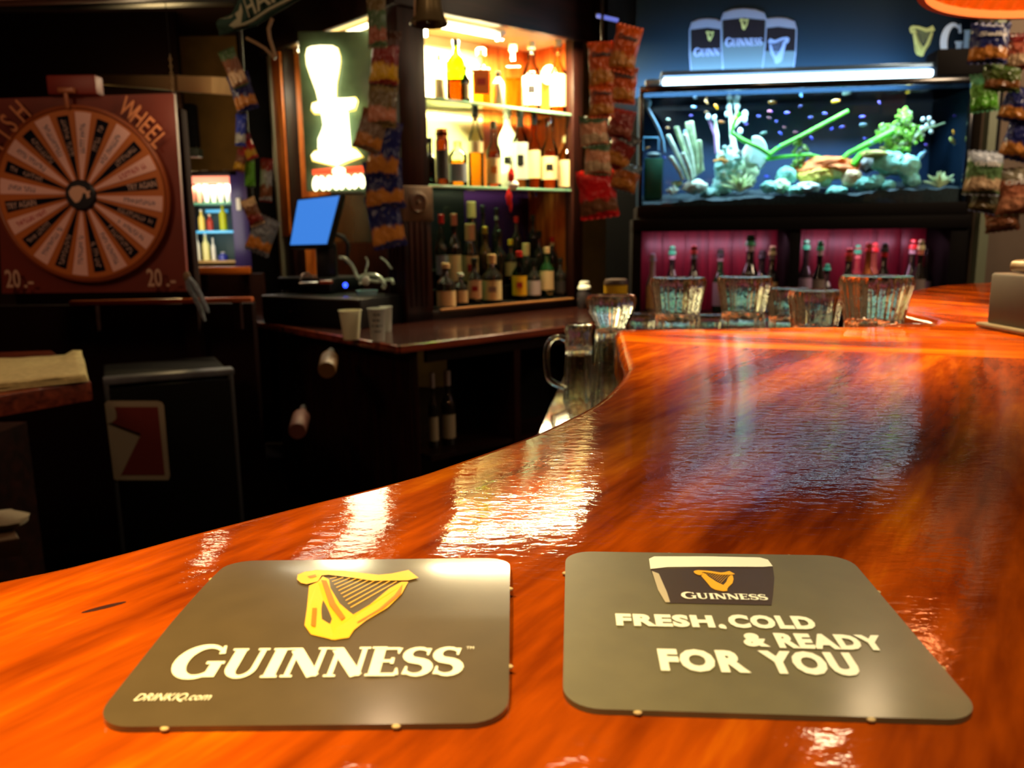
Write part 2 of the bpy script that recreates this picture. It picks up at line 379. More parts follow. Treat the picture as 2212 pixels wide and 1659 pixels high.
# wall behind the aquarium, and the pier right of it
TA = math.radians(-6.5); TX = Vector((math.cos(TA), math.sin(TA), 0)); TY = Vector((-TX.y, TX.x, 0)); T0 = Vector((.588, 3.8, 0))
def tk(x, y, d=0.0): return onP(x, y, T0+TY*d, TY)
def TW(a, d, z): return T0+TX*a+TY*d+Vector((0, 0, z))
TWD = (tk(2094, 300)-T0).dot(TX)
struct(B().box(TW(TWD/2+.1, .56, .235), (TWD+.5, .08, 2.77), TA).out('wall_aquarium', M('night_blue_wall', rgb(9, 10, 12), .7)))
struct(B().box(TW(TWD+.55, .10, .235), (.98, .12, 2.77), TA).out('wall_pier', M('taupe_wall')))
struct(B().box(TW(TWD+.09, .02, .235), (.04, .06, 2.77), TA).out('trim_1', M('pale_green_trim', rgb(120, 128, 104), .5)))
# dark beams on the ceiling, top left
for i, (y0, z0) in enumerate(((2.9, 1.28), (3.7, 1.33), (4.6, 1.36))):
    struct(B().box((-1.9, y0, z0), (3.2, .10, .12), -.03, .006).out('trim_%d' % (i+2), DKW))
a_ = onY(0, 14, 2.2); b_ = onY(470, 4, 2.2)
struct(B().box(((a_.x+b_.x)/2-.2, 2.2, (a_.z+b_.z)/2+.03), (1.3, .05, .05), 0, .004, ry=-.02).out('trim_5', M('beam_edge_brown', rgb(70, 34, 20), .4)))

# ------------------------------------------------------------------ bar counter
inner = [(-1.15, -.36), (-.75, -.10), (-.45, .095), (-.26, .205), (-.171, .256), (-.145, .276), (-.124, .297), (-.095, .324), (-.054, .361), (-.031, .389), (0, .431), (.017, .458), (.048, .517), (.063, .557), (.078, .603), (.089, .65), (.095, .698), (.101, .763), (.109, .84), (.116, .921)]
inner2 = [(.47, .921), (.497, .95), (.507, 1.0), (.517, 1.124), (.565, 1.22), (.637, 1.335), (.70, 1.44), (.80, 1.545), (.918, 1.61), (.989, 1.617), (1.4, 1.65), (3.4, 1.85)]
outer = [(3.4, 1.2), (1.15, 1.1), (.95, .95), (.80, .70), (.50, .12), (.30, -.14), (.05, -.34), (-.4, -.62), (-1.15, -1.05)]
def cat(p, n=4):
    r = []
    for i in range(len(p)-1):
        a, b, c, d = p[max(i-1, 0)], p[i], p[i+1], p[min(i+2, len(p)-1)]
        for k in range(n):
            t = k/n
            r.append(tuple(.5*(2*b[j]+(c[j]-a[j])*t+(2*a[j]-5*b[j]+4*c[j]-d[j])*t*t+(3*b[j]-a[j]-3*c[j]+d[j])*t**3) for j in (0, 1)))
    return r+[p[-1]]
barpoly = cat(inner)[:-1] + [(.116, .915), (.122, .921)] + cat(inner2) + outer
bar = T('bar_counter', 'long curved varnished mahogany bar counter filling the foreground', 'bar counter')
def board(cuts, mat):
    b = B().prism(barpoly[::-1], -.045, 0, .010, 4)
    for co, no in cuts:
        bmesh.ops.bisect_plane(b.bm, geom=b.bm.verts[:]+b.bm.edges[:]+b.bm.faces[:], plane_co=co, plane_no=no, clear_outer=True)
        es = [e for e in b.bm.edges if e.is_boundary]
        try: bmesh.ops.edgeloop_fill(b.bm, edges=es)
        except Exception: pass
    return b.out('bar_top_board', mat, bar, smooth=40, fix=True)
J = Vector((.253, .747, 0)); JN = Vector((.371, .928, 0)); g = .00015
board([(J-JN*g, JN)], barwood('bar_wood_main', math.radians(90-33)))
board([(J+JN*g, -JN), ((0, .9215-g, 0), (0, 1, 0))], barwood('bar_wood_cross', math.radians(-20)))
board([((0, .9215+g, 0), (0, -1, 0))], barwood('bar_wood_far', math.radians(90+24)))
kn = onZ(225, 1312); kb2 = B().ell((0, 0, 0), (.0062, .0012, .00012), u=16, v=6)
kb2.out('dark_knot', M('knot_dark', rgb(48, 14, 4), .4), bar, (kn.x, kn.y, .0001), (0, 0, .62))
# body under the top, set in from the edge
ib = B()
ins = [(x+.05, y-.045) for x, y in cat(inner)[::2]]
ib.prism([p for p in (ins + [(.17, .86), (.56, .90), (.585, 1.12), (.70, 1.30), (.90, 1.50), (1.1, 1.56), (3.35, 1.76), (3.35, 1.3), (1.12, 1.2), (.88, 1.0), (.72, .72), (.42, .16), (.24, -.08), (0, -.27), (-.4, -.52), (-1.1, -.93)])][::-1], FLZ, -.045)
ib.out('bar_body', DKW, bar, fix=True, smooth=0)

# ------------------------------------------------------------------ wooden post on the bar, right
pp = T('bar_post', 'square wooden post on a grey brown base standing on the bar at the right edge', 'post', (.595, .825, 0), .02)
B().box((0, 0, .0325), (.15, .135, .055), 0, .003).out('base_block', M('grey_brown_base', rgb(58, 46, 30), .5), pp)
B().box((0, 0, .0035), (.165, .15, .005), 0, .0015).out('base_foot', M('pale_grey_edge', rgb(120, 112, 90), .3), pp)
B().box((0, 0, .0675), (.128, .113, .013), 0, .005).out('base_moulding', M('pewter_moulding', rgb(150, 130, 100), .25, .4), pp)
B().box((-.008, 0, .834), (.094, .09, 1.52), 0, .003).out('shaft', wood('post_wood', rgb(70, 28, 12), rgb(104, 46, 20), rgb(130, 62, 28), 0, .35, sc=(14, 14, 1)), pp)
st = B().box((.448, .9235, .0010), (.050, .004, .002), -.05, .0006); tag(st.out('steel_strip', CHR), 'thin bright steel strip lying on the bar behind the right-hand glass', 'metal strip')

# ------------------------------------------------------------------ beer mats
def rsq(h, r, n=8):
    p = []
    for cx, cy, a0 in ((h-r, h-r, 0), (-h+r, h-r, 90), (-h+r, -h+r, 180), (h-r, -h+r, 270)): p += arc(cx, cy, r, r, a0, a0+90, n)
    return p
def mat_body(name, mats, parent, dome):
    """card with rounded corners and little punch nibs; dome bends it"""
    n = 40; hf = .0472; r = .009; b = B(); bm = b.bm; top = {}
    def outline(x, y):      # pull the square grid inside the rounded square
        m_ = max(abs(x), abs(y))
        if m_ < 1e-9: return 0, 0
        k = hf; dx, dy = x/m_, y/m_
        px, py = dx*k, dy*k
        if abs(px) > k-r and abs(py) > k-r:
            cx, cy = math.copysign(k-r, px), math.copysign(k-r, py)
            lo, hi = .5, 1.0
            for _ in range(24):
                md = (lo+hi)/2
                if math.hypot(px*md-cx, py*md-cy) <= r or abs(px*md) < k-r or abs(py*md) < k-r: lo = md
                else: hi = md
            px *= lo; py *= lo
        return px*m_, py*m_
    for z in (1, 0):
        for i in range(n+1):
            for j in range(n+1):
                x, y = outline(-1+2*i/n, -1+2*j/n); top[i, j, z] = bm.verts.new((x, y, (.0014 if z else 0)+dome(x, y)))
        for i in range(n):
            for j in range(n):
                q = [top[i, j, z], top[i+1, j, z], top[i+1, j+1, z], top[i, j+1, z]]
                bm.faces.new(q if z else q[::-1])
    ring = [(i, 0) for i in range(n)]+[(n, j) for j in range(n)]+[(i, n) for i in range(n, 0, -1)]+[(0, j) for j in range(n, 0, -1)]
    for k in range(len(ring)):
        a, c_ = ring[k], ring[(k+1) % len(ring)]
        bm.faces.new((top[a[0], a[1], 0], top[c_[0], c_[1], 0], top[c_[0], c_[1], 1], top[a[0], a[1], 1]))
    o = b.out('card', mats[0], parent, smooth=50)
    for (x, y) in ((-.030, -hf), (.022, -hf), (hf, .020), (hf, -.024), (-hf, .03), (-.012, hf), (.028, hf)):
        B().ell((x, y, .0008+dome(x, y)), (.0011, .0008, .0006), u=8, v=5).out('punch_nib', mats[1], parent)
    pass
    return o
def card_mat(name, col, rough, spec):
    m = M(name, col, rough, var=.06, scale=90, bump=.00002)
    m.node_tree.nodes['Principled BSDF'].inputs['Coat Weight'].default_value = spec
    m.node_tree.nodes['Principled BSDF'].inputs['Coat Roughness'].default_value = .16
    return m
CREAM = M('cream_print', (1, .98, .84), .35, coat=.3); GOLD = M('gold_print', rgb(244, 178, 40), .3, coat=.3); GOLDD = M('gold_shade_print', rgb(206, 112, 14), .3, coat=.3)
NIB = M('pale_card_edge', rgb(190, 165, 120), .6)
dm1 = lambda x, y: .0022*(1-(max(0, -x*.6+y)/.06)**2) - .0022 + .0006
m1 = T('beer_mat', 'left beer mat with a large gold harp and wide white lettering', 'beer mat', (-.0487, .2139, 0.0), -.0036, 'square beer mats on the bar')
dmL = lambda x, y: .0020*(1-(abs(y)/.0475)**(3 if y > 0 else 1.15)) + .0001
mat_body('card', (card_mat('mat_grey_sheen', rgb(84, 70, 50), .30, 1.0), NIB), m1, dmL)
def drape(o, f, dz=.0003):
    for v in o.data.vertices: v.co.z += f(v.co.x+o.location.x, v.co.y+o.location.y)+.0014+dz
LG = harp(m1, GOLD, GOLDD)
for o in (LG, *LG.children): drape(o, dmL)
drape(caps('GUINNESS', -.0375, -.029, .0355, .0150, CREAM, m1, first=1.14), dmL)
drape(txt('DRINKIQ.com', .004, CREAM, m1, fit=(-.0412, -.0385, -.0232, -.0352), offset=.0, shear=.3), dmL)
drape(txt('TM', .002, CREAM, m1, fit=(.0360, -.0170, .0380, -.0158)), dmL)
m2 = T('beer_mat', 'right beer mat reading fresh cold and ready beneath a small pint glass', 'beer mat', (.0613, .2157, 0.0), -.074, 'square beer mats on the bar')
dmR = lambda x, y: .0001
mat_body('card', (card_mat('mat_olive_black', rgb(98, 91, 66), .42, .35), NIB), m2, dmR)
PR = []
def sh(pts, mat, name, dz=.0002):
    o = B().sheet([(x/1000, y/1000) for x, y in pts][::-1], 0).out(name, mat, m2, smooth=0); drape(o, dmR, dz); return o
DK = M('stout_print', rgb(60, 44, 36), .35, coat=.3)
sh([(-19.7, 33), (20, 36.6), (18.5, 28), (15, 15), (13, 8.2), (-16.8, 8.2), (-18.9, 18)], DK, 'printed_pint_glass', .00015)
sh([(-19.4, 41), (-17.5, 43.1), (0, 43.9), (17.5, 43.7), (19.7, 41.9), (20, 36.6), (17, 35.9), (8, 35.6), (-1.8, 35.2), (-14, 34.4), (-19.7, 32.6)], CREAM, 'printed_foam', .0003)
sh([(-19.4, 31), (-17.4, 29), (-16.4, 16), (-16.2, 8.5), (-17.6, 8.5), (-18.9, 17)], M('pale_glass_print', rgb(190, 176, 150), .35), 'printed_gleam', .0003)
g2 = harp(m2, GOLD, None, k=.00033, loc=(.0005, .0207, 0)); drape(g2, dmR, .0003)
drape(caps('GUINNESS', -.0122, .0113, .0129, .0044, CREAM, m2, first=1.15), dmR)
for s_, ft in (('FRESH', (-.0327, -.0068, -.0055, .0006)), ('COLD', (-.0014, -.0066, .0222, .0014)), (',', (-.0046, -.0092, -.0026, -.0046)), ('&', (.0004, -.0168, .0070, -.0094)), ('READY', (.0092, -.0172, .0372, -.0090)), ('FOR', (-.0229, -.0302, -.0008, -.0190)), ('YOU', (.0030, -.0302, .0262, -.0187))):
    drape(txt(s_, .01, CREAM, m2, fit=ft, offset=.0006, space=1.14), dmR)

# ------------------------------------------------------------------ glass shelf behind the bar edge and the upside-down glasses
GZ = -.16
sh_ = T('glass_shelf', 'low wooden glass shelf behind the bar edge with a dark rubber mat', 'shelf', (0, 0, GZ))
B().prism([(.03, 1.06), (.455, .985), (.49, 1.10), (.60, 1.32), (.62, 1.62), (.102, 1.56)], -.03, 0, .003).out('shelf_board', wood('shelf_brown', rgb(26, 17, 11), rgb(38, 25, 17), rgb(50, 33, 22), .45, .1), sh_)
B().box((.2, 1.3, -.50), (.10, .3, .94)).out('shelf_support', DKW, sh_)
def tumbler(h, rf, body, neck, n=96, handle=False):
    """upside-down glass: thick foot on top, fluted walls, open mouth resting below"""
    fh = .20*h+.008
    prof = [(0, h-.004), (rf*.72, h-.003), (rf*.94, h-.001), (rf, h-.006), (rf*1.0, h-.013), (rf*.93, h-fh*.55), (neck*1.04, h-fh), (neck, h-fh-.006)]
    k = 7
    for i in range(1, k+1):
        t = i/k; prof.append((neck+(body-neck)*(t**1.3), (h-fh-.006)*(1-t)+.0004*t))
    w = .0032
    inn = [(body-w, .0004)]
    for i in range(1, k+1):
        t = 1-i/k; inn.append((neck-w+(body-neck)*(t**1.3), (h-fh-.008)*(1-t)+.0004*t))
    inn += [((neck-w)*.7, h-fh-.003), (0, h-fh+.001)]
    o = B().lathe(prof+inn, n, flute=.075, nf=14, f0=.004, f1=h-.0035)
    if handle:
        r = body; pts = [(-(neck-.002), 0, h*.80), (-(r+.012), 0, h*.84), (-(r+.026), 0, h*.74), (-(r+.028), 0, h*.5), (-(r+.022), 0, h*.28), (-(r-.004), 0, h*.18)]
        pts = [(a_[0], 0, a_[1]) for a_ in cat([(p_[0], p_[2]) for p_ in pts], 4)]; q = B().tube(pts, .0052, 10)
        return o, q
    return o, None
GL_G = 'upside-down glasses on the shelf behind the bar'
tumb = [  # px centre, half width px, top py, distance, label
    (1320, 54, 636, 1.17, 'tall', 'tall upside-down glass with a wide flared foot at the bar corner'),
    (1250, 31, 699, 1.30, 'mug', 'short upside-down handled glass mug left of all the glasses'),
    (1465, 60, 598, 1.20, 'pint', 'upside-down fluted glass alone behind the left end of the bar edge'),
    (1609, 58, 596, 1.22, 'pint', 'upside-down fluted glass second from the left behind the bar edge'),
    (1702, 46, 621, 1.36, 'pint', 'small upside-down glass squeezed in the middle of the glass row'),
    (1762, 58, 625, 1.14, 'low', 'low upside-down glass in front of the middle of the row'),
    (1894, 76, 594, 1.02, 'pint', 'widest upside-down glass at the right end of the row'),
    (1388, 34, 676, 1.50, 'low', 'low upside-down glass further back between the tall and first fluted glass'),
    (1538, 32, 678, 1.50, 'low', 'low upside-down glass further back between the two left fluted glasses'),
    (1656, 30, 668, 1.50, 'low', 'low upside-down glass further back beside the second fluted glass'),
]
for px, hw, py, D, kind, lab in tumb:
    c_ = onY(px, py, D); r_ = hw/F*D; h = c_.z-GZ
    g_ = T('drinking_glass', lab, 'glass', (c_.x, c_.y, GZ), random.uniform(0, 1), GL_G)
    if kind == 'tall': o, q = tumbler(h, r_, r_*.86, r_*.62)
    elif kind == 'mug': o, q = tumbler(h, r_, r_*1.12, r_*.94, handle=True); g_.rotation_euler.z = .25
    elif kind == 'low': o, q = tumbler(h, r_, r_*.95, r_*.84)
    else: o, q = tumbler(h, r_, r_*.92, r_*.80)
    o.out('glass_body', GLS, g_, smooth=60, fix=True)
    if q: q.out('handle', GLS, g_, smooth=60, fix=True)
# small things on the worktop beyond
BZ = -.30

# ------------------------------------------------------------------ back bar tower (bottle cabinet + sign bay)
LR, LL = 1.16, 1.26       # lengths of the two faces
TT = .045
cc = onZ(862, 746, BZ)
cu_, cv_ = (cc-P0).dot(DA), (cc-P0).dot(DB)
rel = lambda p: ((p-P0).dot(DA), (p-P0).dot(DB))
wt = T('back_worktop', 'dark red wooden worktop around the bottle cabinet with a front edge coloured as if lit', 'worktop', P0, RA)
B().prism([(cu_, cv_), (1.20, cv_), (1.20, .55), (.55, .55), (.55, 1.55), (cu_, 1.55)], BZ-.032, BZ, .004).out('worktop_slab', M('worktop_dark_red', rgb(40, 15, 10), .22, coat=.3), wt, smooth=0)
B().box(((cu_+1.2)/2, cv_-.004, BZ-.015), (1.2-cu_, .012, .030), 0, .005).out('lit_front_edge', REDW, wt)  # lighter wood stands for light caught along the worktop edges
B().box((cu_-.004, (cv_+1.55)/2, BZ-.015), (.012, 1.55-cv_, .030), 0, .005).out('lit_left_edge', REDW, wt)
lc = T('under_counter', 'dark open cabinet under the back worktop', 'cabinet', P0, RA)
zb = BZ-.032
B().box((cu_+.09, cv_+.62, (FLZ+zb)/2), (.03, 1.16, zb-FLZ)).out('left_panel', DKV, lc)
for uu in (cu_+.09, cu_+.62, 1.26):
    B().box((uu, cv_+.17, (FLZ+zb)/2), (.035, .26, zb-FLZ)).out('divider', DKV, lc)
B().box((.62, cv_+.30, (FLZ+zb)/2), (1.25, .02, zb-FLZ)).out('back_board', BLK, lc)
B().box((.34, cv_+.17, -.78), (1.25, .24, .02)).out('shelf', DKW, lc)
B().box((.34, cv_+.05, zb-.03), (1.28, .02, .05)).out('top_rail', DKW, lc)

tw = T('bottle_cabinet', 'dark wooden corner cabinet with lit bottle shelves and fluted corner post', 'cabinet', P0, RA)
ZT = 1.09
def tbox(name, u0, u1, v0, v1, z0, z1, m, bev=.003, parent=None):
    return B().box(((u0+u1)/2, (v0+v1)/2, (z0+z1)/2), (u1-u0, v1-v0, z1-z0), 0, bev).out(name, m, parent or tw)
tbox('plinth', .0, LR, .0, .45, BZ, BZ+.045, DKW)
tbox('plinth', .0, .34, .45, LL, BZ, BZ+.045, DKW)
tbox('front_ledge', .19, LR-.08, -.012, .012, BZ+.040, BZ+.052, M('tan_ledge', rgb(150, 100, 58), .4))
# corner post with flutes and a carved block
cpz = B().box((.075, .075, (.31+BZ)/2), (.15, .15, .31-BZ), 0, .002)
for i in range(4): cpz.box((.03+i*.030, -.003, .02), (.014, .010, .50), 0, .004); cpz.box((-.003, .03+i*.030, .02), (.010, .014, .50), 0, .004)
cpz.out('corner_post', DKV, tw)
tbox('carved_block', -.01, .16, -.01, .16, .16, .32, M('carved_block_wood', rgb(84, 60, 40), .4, var=.3, scale=20), .008)
B().lathe([(.052, 0), (.052, .006), (.040, .010), (.036, .004), (.012, .004), (.010, .010), (0, .012)], 20).out('carved_rosette', M('carved_block_wood'), tw, (.075, -.008, .245), (PI/2, 0, 0), fix=True)
tbox('corner_post_upper', 0, .145, 0, .145, .30, ZT+.5, DKV)
tbox('end_post', LR-.075, LR, 0, .06, BZ, ZT, DKV)
tbox('end_panel', LR-.03, LR, .03, .45, BZ+.04, ZT, ORW)
tbox('left_end_post', 0, .07, LL-.16, LL-.05, BZ, ZT, DKV)
tbox('left_end_panel', .02, .36, LL-.05, LL, BZ, ZT, ORW)
tbox('lit_jamb', -.012, .0, LL-.15, LL-.045, BZ+.4, ZT-.02, ORW)
tbox('jamb_edge', -.02, .012, LL-.045, LL-.015, BZ+.1, ZT-.02, M('pale_jamb_edge', rgb(150, 140, 115), .4))
tbox('valance', -.03, LR+.25, -.03, .0, ZT-.015, ZT+.5, DKW)
tbox('valance', -.03, .0, .0, LL+.05, ZT-.015, ZT+.5, DKW)
tbox('valance_moulding', -.05, LR+.25, -.05, -.03, ZT+.245, ZT+.275, REDW)
tbox('valance_moulding', -.05, -.03, -.03, LL+.05, ZT+.245, ZT+.275, REDW)
tbox('roof', 0, LR, .0, .47, ZT, ZT+.03, M('cream_reflector', rgb(230, 200, 150), .6))
tbox('roof', 0, .36, .47, LL, ZT, ZT+.03, M('cream_reflector'))
tbox('back_panel', .14, .80, .40, .42, .34, ZT, M('cream_lit_mirror', rgb(248, 230, 168), .35, bump=.001, scale=8))  # cream colour carries the light reflected by the mirror
tbox('back_panel', .80, LR-.03, .40, .42, .34, ZT, ORW)
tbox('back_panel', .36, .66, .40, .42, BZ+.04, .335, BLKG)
tbox('back_panel', .66, LR-.03, .40, .42, BZ+.04, .335, M('violet_back', rgb(34, 14, 52), .2))
tbox('mirror', .31, .33, .30, LL-.05, BZ+.36, ZT, M('greenish_mirror', rgb(84, 104, 92), .22, .55, var=.35, scale=3.5))
tbox('lower_panel', .31, .33, .42, LL-.05, BZ+.04, BZ+.36, DKV)
# glass shelves
ZU, ZL = .712, .322
for z_, u0, u1 in ((ZU, .15, LR-.03), (ZL, .12, LR-.03)):
    gs = T('glass_shelf', ('upper' if z_ > .5 else 'lower') + ' glass shelf of bottles inside the corner cabinet', 'shelf', P0, RA, 'glass shelves in the bottle cabinet')
    B().box(((u0+u1)/2, .20, z_), (u1-u0, .36, .012), 0, .002).out('glass_plate', SHG if z_ > .5 else tint('lower_shelf_glass', (.42, .50, .45), 1.5), gs)  # lower glass tinted darker to dim the light on the base bottles
    B().box(((u0+u1)/2, .0185, z_), (u1-u0, .006, .0135), 0, .002).out('polished_edge', M('glass_edge_green', rgb(150, 205, 170), .15, coat=1), gs)
    for uu in (u0+.01, u1-.01): B().box((uu, .32, z_-.013), (.02, .02, .014)).out('bracket', CHR, gs)
# bottle risers at the bottom
rs = T('bottle_riser', 'dark stepped riser under the rows of bottles in the cabinet base', 'riser', P0, RA)
for v0, v1, z1 in ((.03, .13, BZ+.055), (.13, .23, BZ+.13), (.23, .40, BZ+.22)):
    B().box((.66, (v0+v1)/2, (BZ+.045+z1)/2), (.94, v1-v0, z1-BZ-.045)).out('step', BLK, rs)
RZ = (BZ+.055, BZ+.13, BZ+.22)
# tubes
tb = T('fluorescent_tube', 'glowing tube lamp under the valance of the bottle cabinet', 'lamp', P0, RA)
TUBE = M('tube_glow', (1, 1, 1), .5, emit=(1, .90, .62), es=14)
B().tube([(.16, .055, ZT-.045), (.62, .055, ZT-.045)], .013, 12).out('tube', TUBE, tb)
B().box((.40, .09, ZT-.02), (.56, .05, .02), 0, .003).out('fitting', WHT, tb)
for uu in (.15, .63): B().box((uu, .055, ZT-.045), (.02, .035, .04), 0, .003).out('end_cap', WHT, tb)
tb = T('fluorescent_tube', 'glowing tube lamp above the illuminated sign bay', 'lamp', P0, RA)
B().tube([(.05, .28, ZT-.03), (.05, 1.0, ZT-.03)], .011, 12).out('tube', M('tube_glow_soft', (1, 1, 1), .5, emit=(1, .88, .5), es=6), tb)
B().box((.08, .66, ZT-.014), (.04, .8, .012), 0, .003).out('fitting', WHT, tb)
sp_ = T('spot_lamp', 'small bright lamp at the left top of the bottle shelves', 'lamp', P0, RA)
B().lathe([(0, 0), (.014, .004), (.016, .05), (.012, .06), (0, .062)], 16, (.155, .015, ZT-.12)).out('bulb', TUBE, sp_)
B().lathe([(0, 0), (.018, 0), (.018, .03), (0, .03)], 16, (.155, .015, ZT-.058)).out('lamp_cap', CHR, sp_)
vw = T('reflected_glow', 'round glow standing for light reflected on the orange panel right of the top shelf bottles', 'lamp', U(1.10, .20, .94), RA)
B().ell((0, 0, 0), (.035, .05, .05)).out('bulb', M('warm_reflection_glow', (1, 1, 1), .5, emit=(1, .75, .35), es=7), vw)  # glowing ball added in place of a light reflection, no real bulb
B().box((.032, 0, 0), (.012, .08, .08), 0, .004).out('glow_backing', BRS, vw)

# ------------------------------------------------------------------ bottles
def bottle(name, label, group, loc, h, r, glass, cap=None, liq=None, fill=.6, lab=None, lz=(.08, .5), neck=.30, nw=.36, square=False, caph=.12, neck_label=None, mark=None, rz=0, caplab='cap', shape=0):
    t = T(name, label, 'bottle', loc, rz, group)
    rn = r*nw; zs = h*(1-neck-.16) if not shape else h*.42; n = 4 if square else 18
    rr = r*1.25 if square else r
    prof = [(0, .003), (rr*.9, 0), (rr, h*.02), (rr, zs), (rr*.97, zs+h*.02), (rr*.80, zs+h*.07), (rn*1.4, zs+h*.135), (rn*1.04, zs+h*.18), (rn, h*.93), (rn*1.15, h*.935), (rn*1.15, h*.96), (0, h*.965)]
    if shape == 1: prof = [(0, .003), (rr*.75, 0), (rr*.9, h*.06), (rr, h*.3), (rr*.98, h*.44), (rr*.75, h*.58), (rn*1.3, h*.66), (rn, h*.72), (rn, h*.93), (0, h*.965)]
    if square: prof = [(0, .003), (rr, 0), (rr, zs), (rr*.9, zs+h*.03), (rn*1.3, zs+h*.09), (rn, zs+h*.12), (rn, h*.95), (0, h*.96)]
    b = B().lathe(prof, n)
    b.out('glass_body', glass, t, rot=(0, 0, PI/4 if square else 0), smooth=50)
    if liq:
        zf = h*fill*.72; q = rr*.93
        lp = [(0, .006), (q*.97, .006), (q, h*.03), (q, min(zf, zs)), (0, min(zf, zs)+.0005)]
        B().lathe(lp, n).out('liquid', liq, t, rot=(0, 0, PI/4 if square else 0), smooth=50)
    if lab:
        z0, z1 = h*lz[0], min(h*lz[1], zs-.002); b = B(); m_ = 12
        if square: b.box((0, -rr*.7071-.0006, (z0+z1)/2), (rr*1.15, .001, z1-z0))
        else:
            f = -PI/2 - RA*0
            vs = [[b.bm.verts.new((r*1.012*math.cos(f+a), r*1.012*math.sin(f+a), z)) for a in [(-1.25+2.5*i/m_) for i in range(m_+1)]] for z in (z0, z1)]
            for i in range(m_): b.bm.faces.new((vs[0][i], vs[0][i+1], vs[1][i+1], vs[1][i]))
        lb = b.out('paper_label', lab, t)
        if mark:
            (B().box((0, -(rr*.7071+.0016 if square else r*1.02), (z0+z1)/2+.004), (r*.8, .001, (z1-z0)*.28))).out('label_mark', mark, lb)
    if neck_label: B().lathe([(rn*1.03, h*.80), (rn*1.05, h*.81), (rn*1.05, h*.90), (rn*1.03, h*.91)], 14).out('neck_wrap', neck_label, t)
    if cap: B().lathe([(0, h*(1-caph)), (rn*1.22, h*(1-caph)), (rn*1.25, h*.99), (rn*1.0, h), (0, h)], 14).out(caplab, cap, t)
    return t
AMBER = tint('amber_spirit', (.95, .50, .10), 1.33); AMBL = tint('pale_amber_spirit', (.98, .74, .28), 1.33); DAMB = tint('dark_amber_spirit', (.40, .10, .02), 1.33)
CLR = tint('clear_bottle_glass', (.93, .95, .88), 1.5); GRN = tint('green_bottle_glass', (.10, .42, .08), 1.5); DRK = M('dark_bottle_glass', (.012, .010, .008), .08, coat=1)
FRO = M('frosted_bottle', rgb(232, 226, 200), .35, coat=.5); NEON = tint('lime_liqueur', (.62, .95, .03), 1.33)
CRL = M('cream_label', rgb(222, 200, 148), .6); TNL = M('tan_label', rgb(196, 164, 118), .6); YLL = M('yellow_label', rgb(214, 164, 20), .6); LIL = M('lilac_label', rgb(180, 160, 160), .6)
SLV = M('silver_label', rgb(196, 196, 186), .4); DKL = M('dark_label', rgb(40, 32, 30), .5); GRL = M('grey_label', rgb(140, 124, 120), .6); SLB = M('slate_label', rgb(120, 124, 136), .5)
RCAP = M('red_cap', rgb(176, 24, 22), .35, coat=.4); COP = M('copper_cap', rgb(190, 110, 60), .3, .7); TAN = M('tan_cap', rgb(196, 156, 110), .5); BCAP = M('black_cap', rgb(18, 17, 16), .35); GCAP = M('green_cap', rgb(40, 160, 110), .35, coat=.4)
CCAP = M('cream_cap', rgb(228, 214, 160), .4); REDM = M('red_mark', rgb(150, 30, 24), .5); BLKM = M('black_mark', rgb(30, 28, 28), .5); ORM = M('orange_mark', rgb(204, 120, 40), .5)

def on_shelf(px, hw, ytop, z, v, **k):
    p = cabR(px, 300, v); d = (p-EYE).dot(fw); r = hw/F*d
    top = onP(px, ytop, p, Vector((0, 1, 0))).z
    loc = Vector((p.x, p.y, z+.0062)); h = top-z
    az = math.atan2(p.x, p.y)
    return loc, h, r, -az
LOWG = 'spirit bottles on the lower glass shelf'; UPG = 'spirit bottles on the upper glass shelf'
lo = [  # px, half width, top y, v, dict, label
 (928, 12, 300, .16, dict(glass=DRK, cap=BCAP), 'dark brown bottle at the far left of the lower glass shelf'),
 (954, 14, 281, .08, dict(glass=tint('brown_glass', (.30, .10, .03)), cap=COP, lab=DKL, lz=(.12, .62), nw=.7, neck=.06, caph=.16), 'brown bottle with a wide copper cap and dark label on the lower glass shelf'),
 (988, 20, 308, .08, dict(glass=CLR, cap=CLR, liq=AMBER, fill=.8, lab=SLB, lz=(.1, .5), neck=.16), 'squat clear bottle of amber spirit with a blue grey label'),
 (1027, 17, 228, .12, dict(glass=CLR, cap=BCAP, liq=AMBER, fill=.62, neck_label=CRL, neck=.28, lab=CRL, lz=(.42, .56), caph=.16), 'tall clear bottle with black cap and half its amber spirit left'),
 (1066, 16, 264, .08, dict(glass=CLR, cap=M('grey_cap', rgb(90, 86, 70), .4), liq=AMBER, fill=.9, lab=CRL, lz=(.06, .44), mark=ORM), 'amber bottle whose cream label has an orange mark'),
 (1096, 20, 236, .22, dict(glass=FRO, cap=FRO, neck=.22, mark=BLKM, lab=M('white_label', rgb(240, 236, 214), .5), lz=(.2, .5)), 'big frosted white bottle behind the others on the lower glass shelf'),
 (1124, 17, 243, .09, dict(glass=CLR, cap=BCAP, lab=SLV, lz=(.12, .60), mark=BLKM, neck=.24, caph=.2), 'clear bottle with black cap and tall silver label with dark emblem'),
 (1154, 14, 250, .12, dict(glass=AMBL, cap=BCAP, liq=AMBL, lab=CRL, lz=(.15, .52), caph=.14), 'slim yellow bottle with black cap beside the silver-labelled bottle'),
 (1187, 19, 258, .08, dict(glass=CLR, cap=CLR, liq=AMBER, fill=.95, lab=CRL, lz=(.14, .46), mark=BLKM, nw=.42), 'amber bottle with long clear neck and dark print on a cream label'),
 (1226, 20, 297, .07, dict(glass=tint('golden_glass', (.85, .62, .22)), cap=CCAP, liq=AMBL, lab=CRL, lz=(.06, .55), neck=.20, nw=.45), 'short bottle with cream cap at the right end of the lower glass shelf'),
]
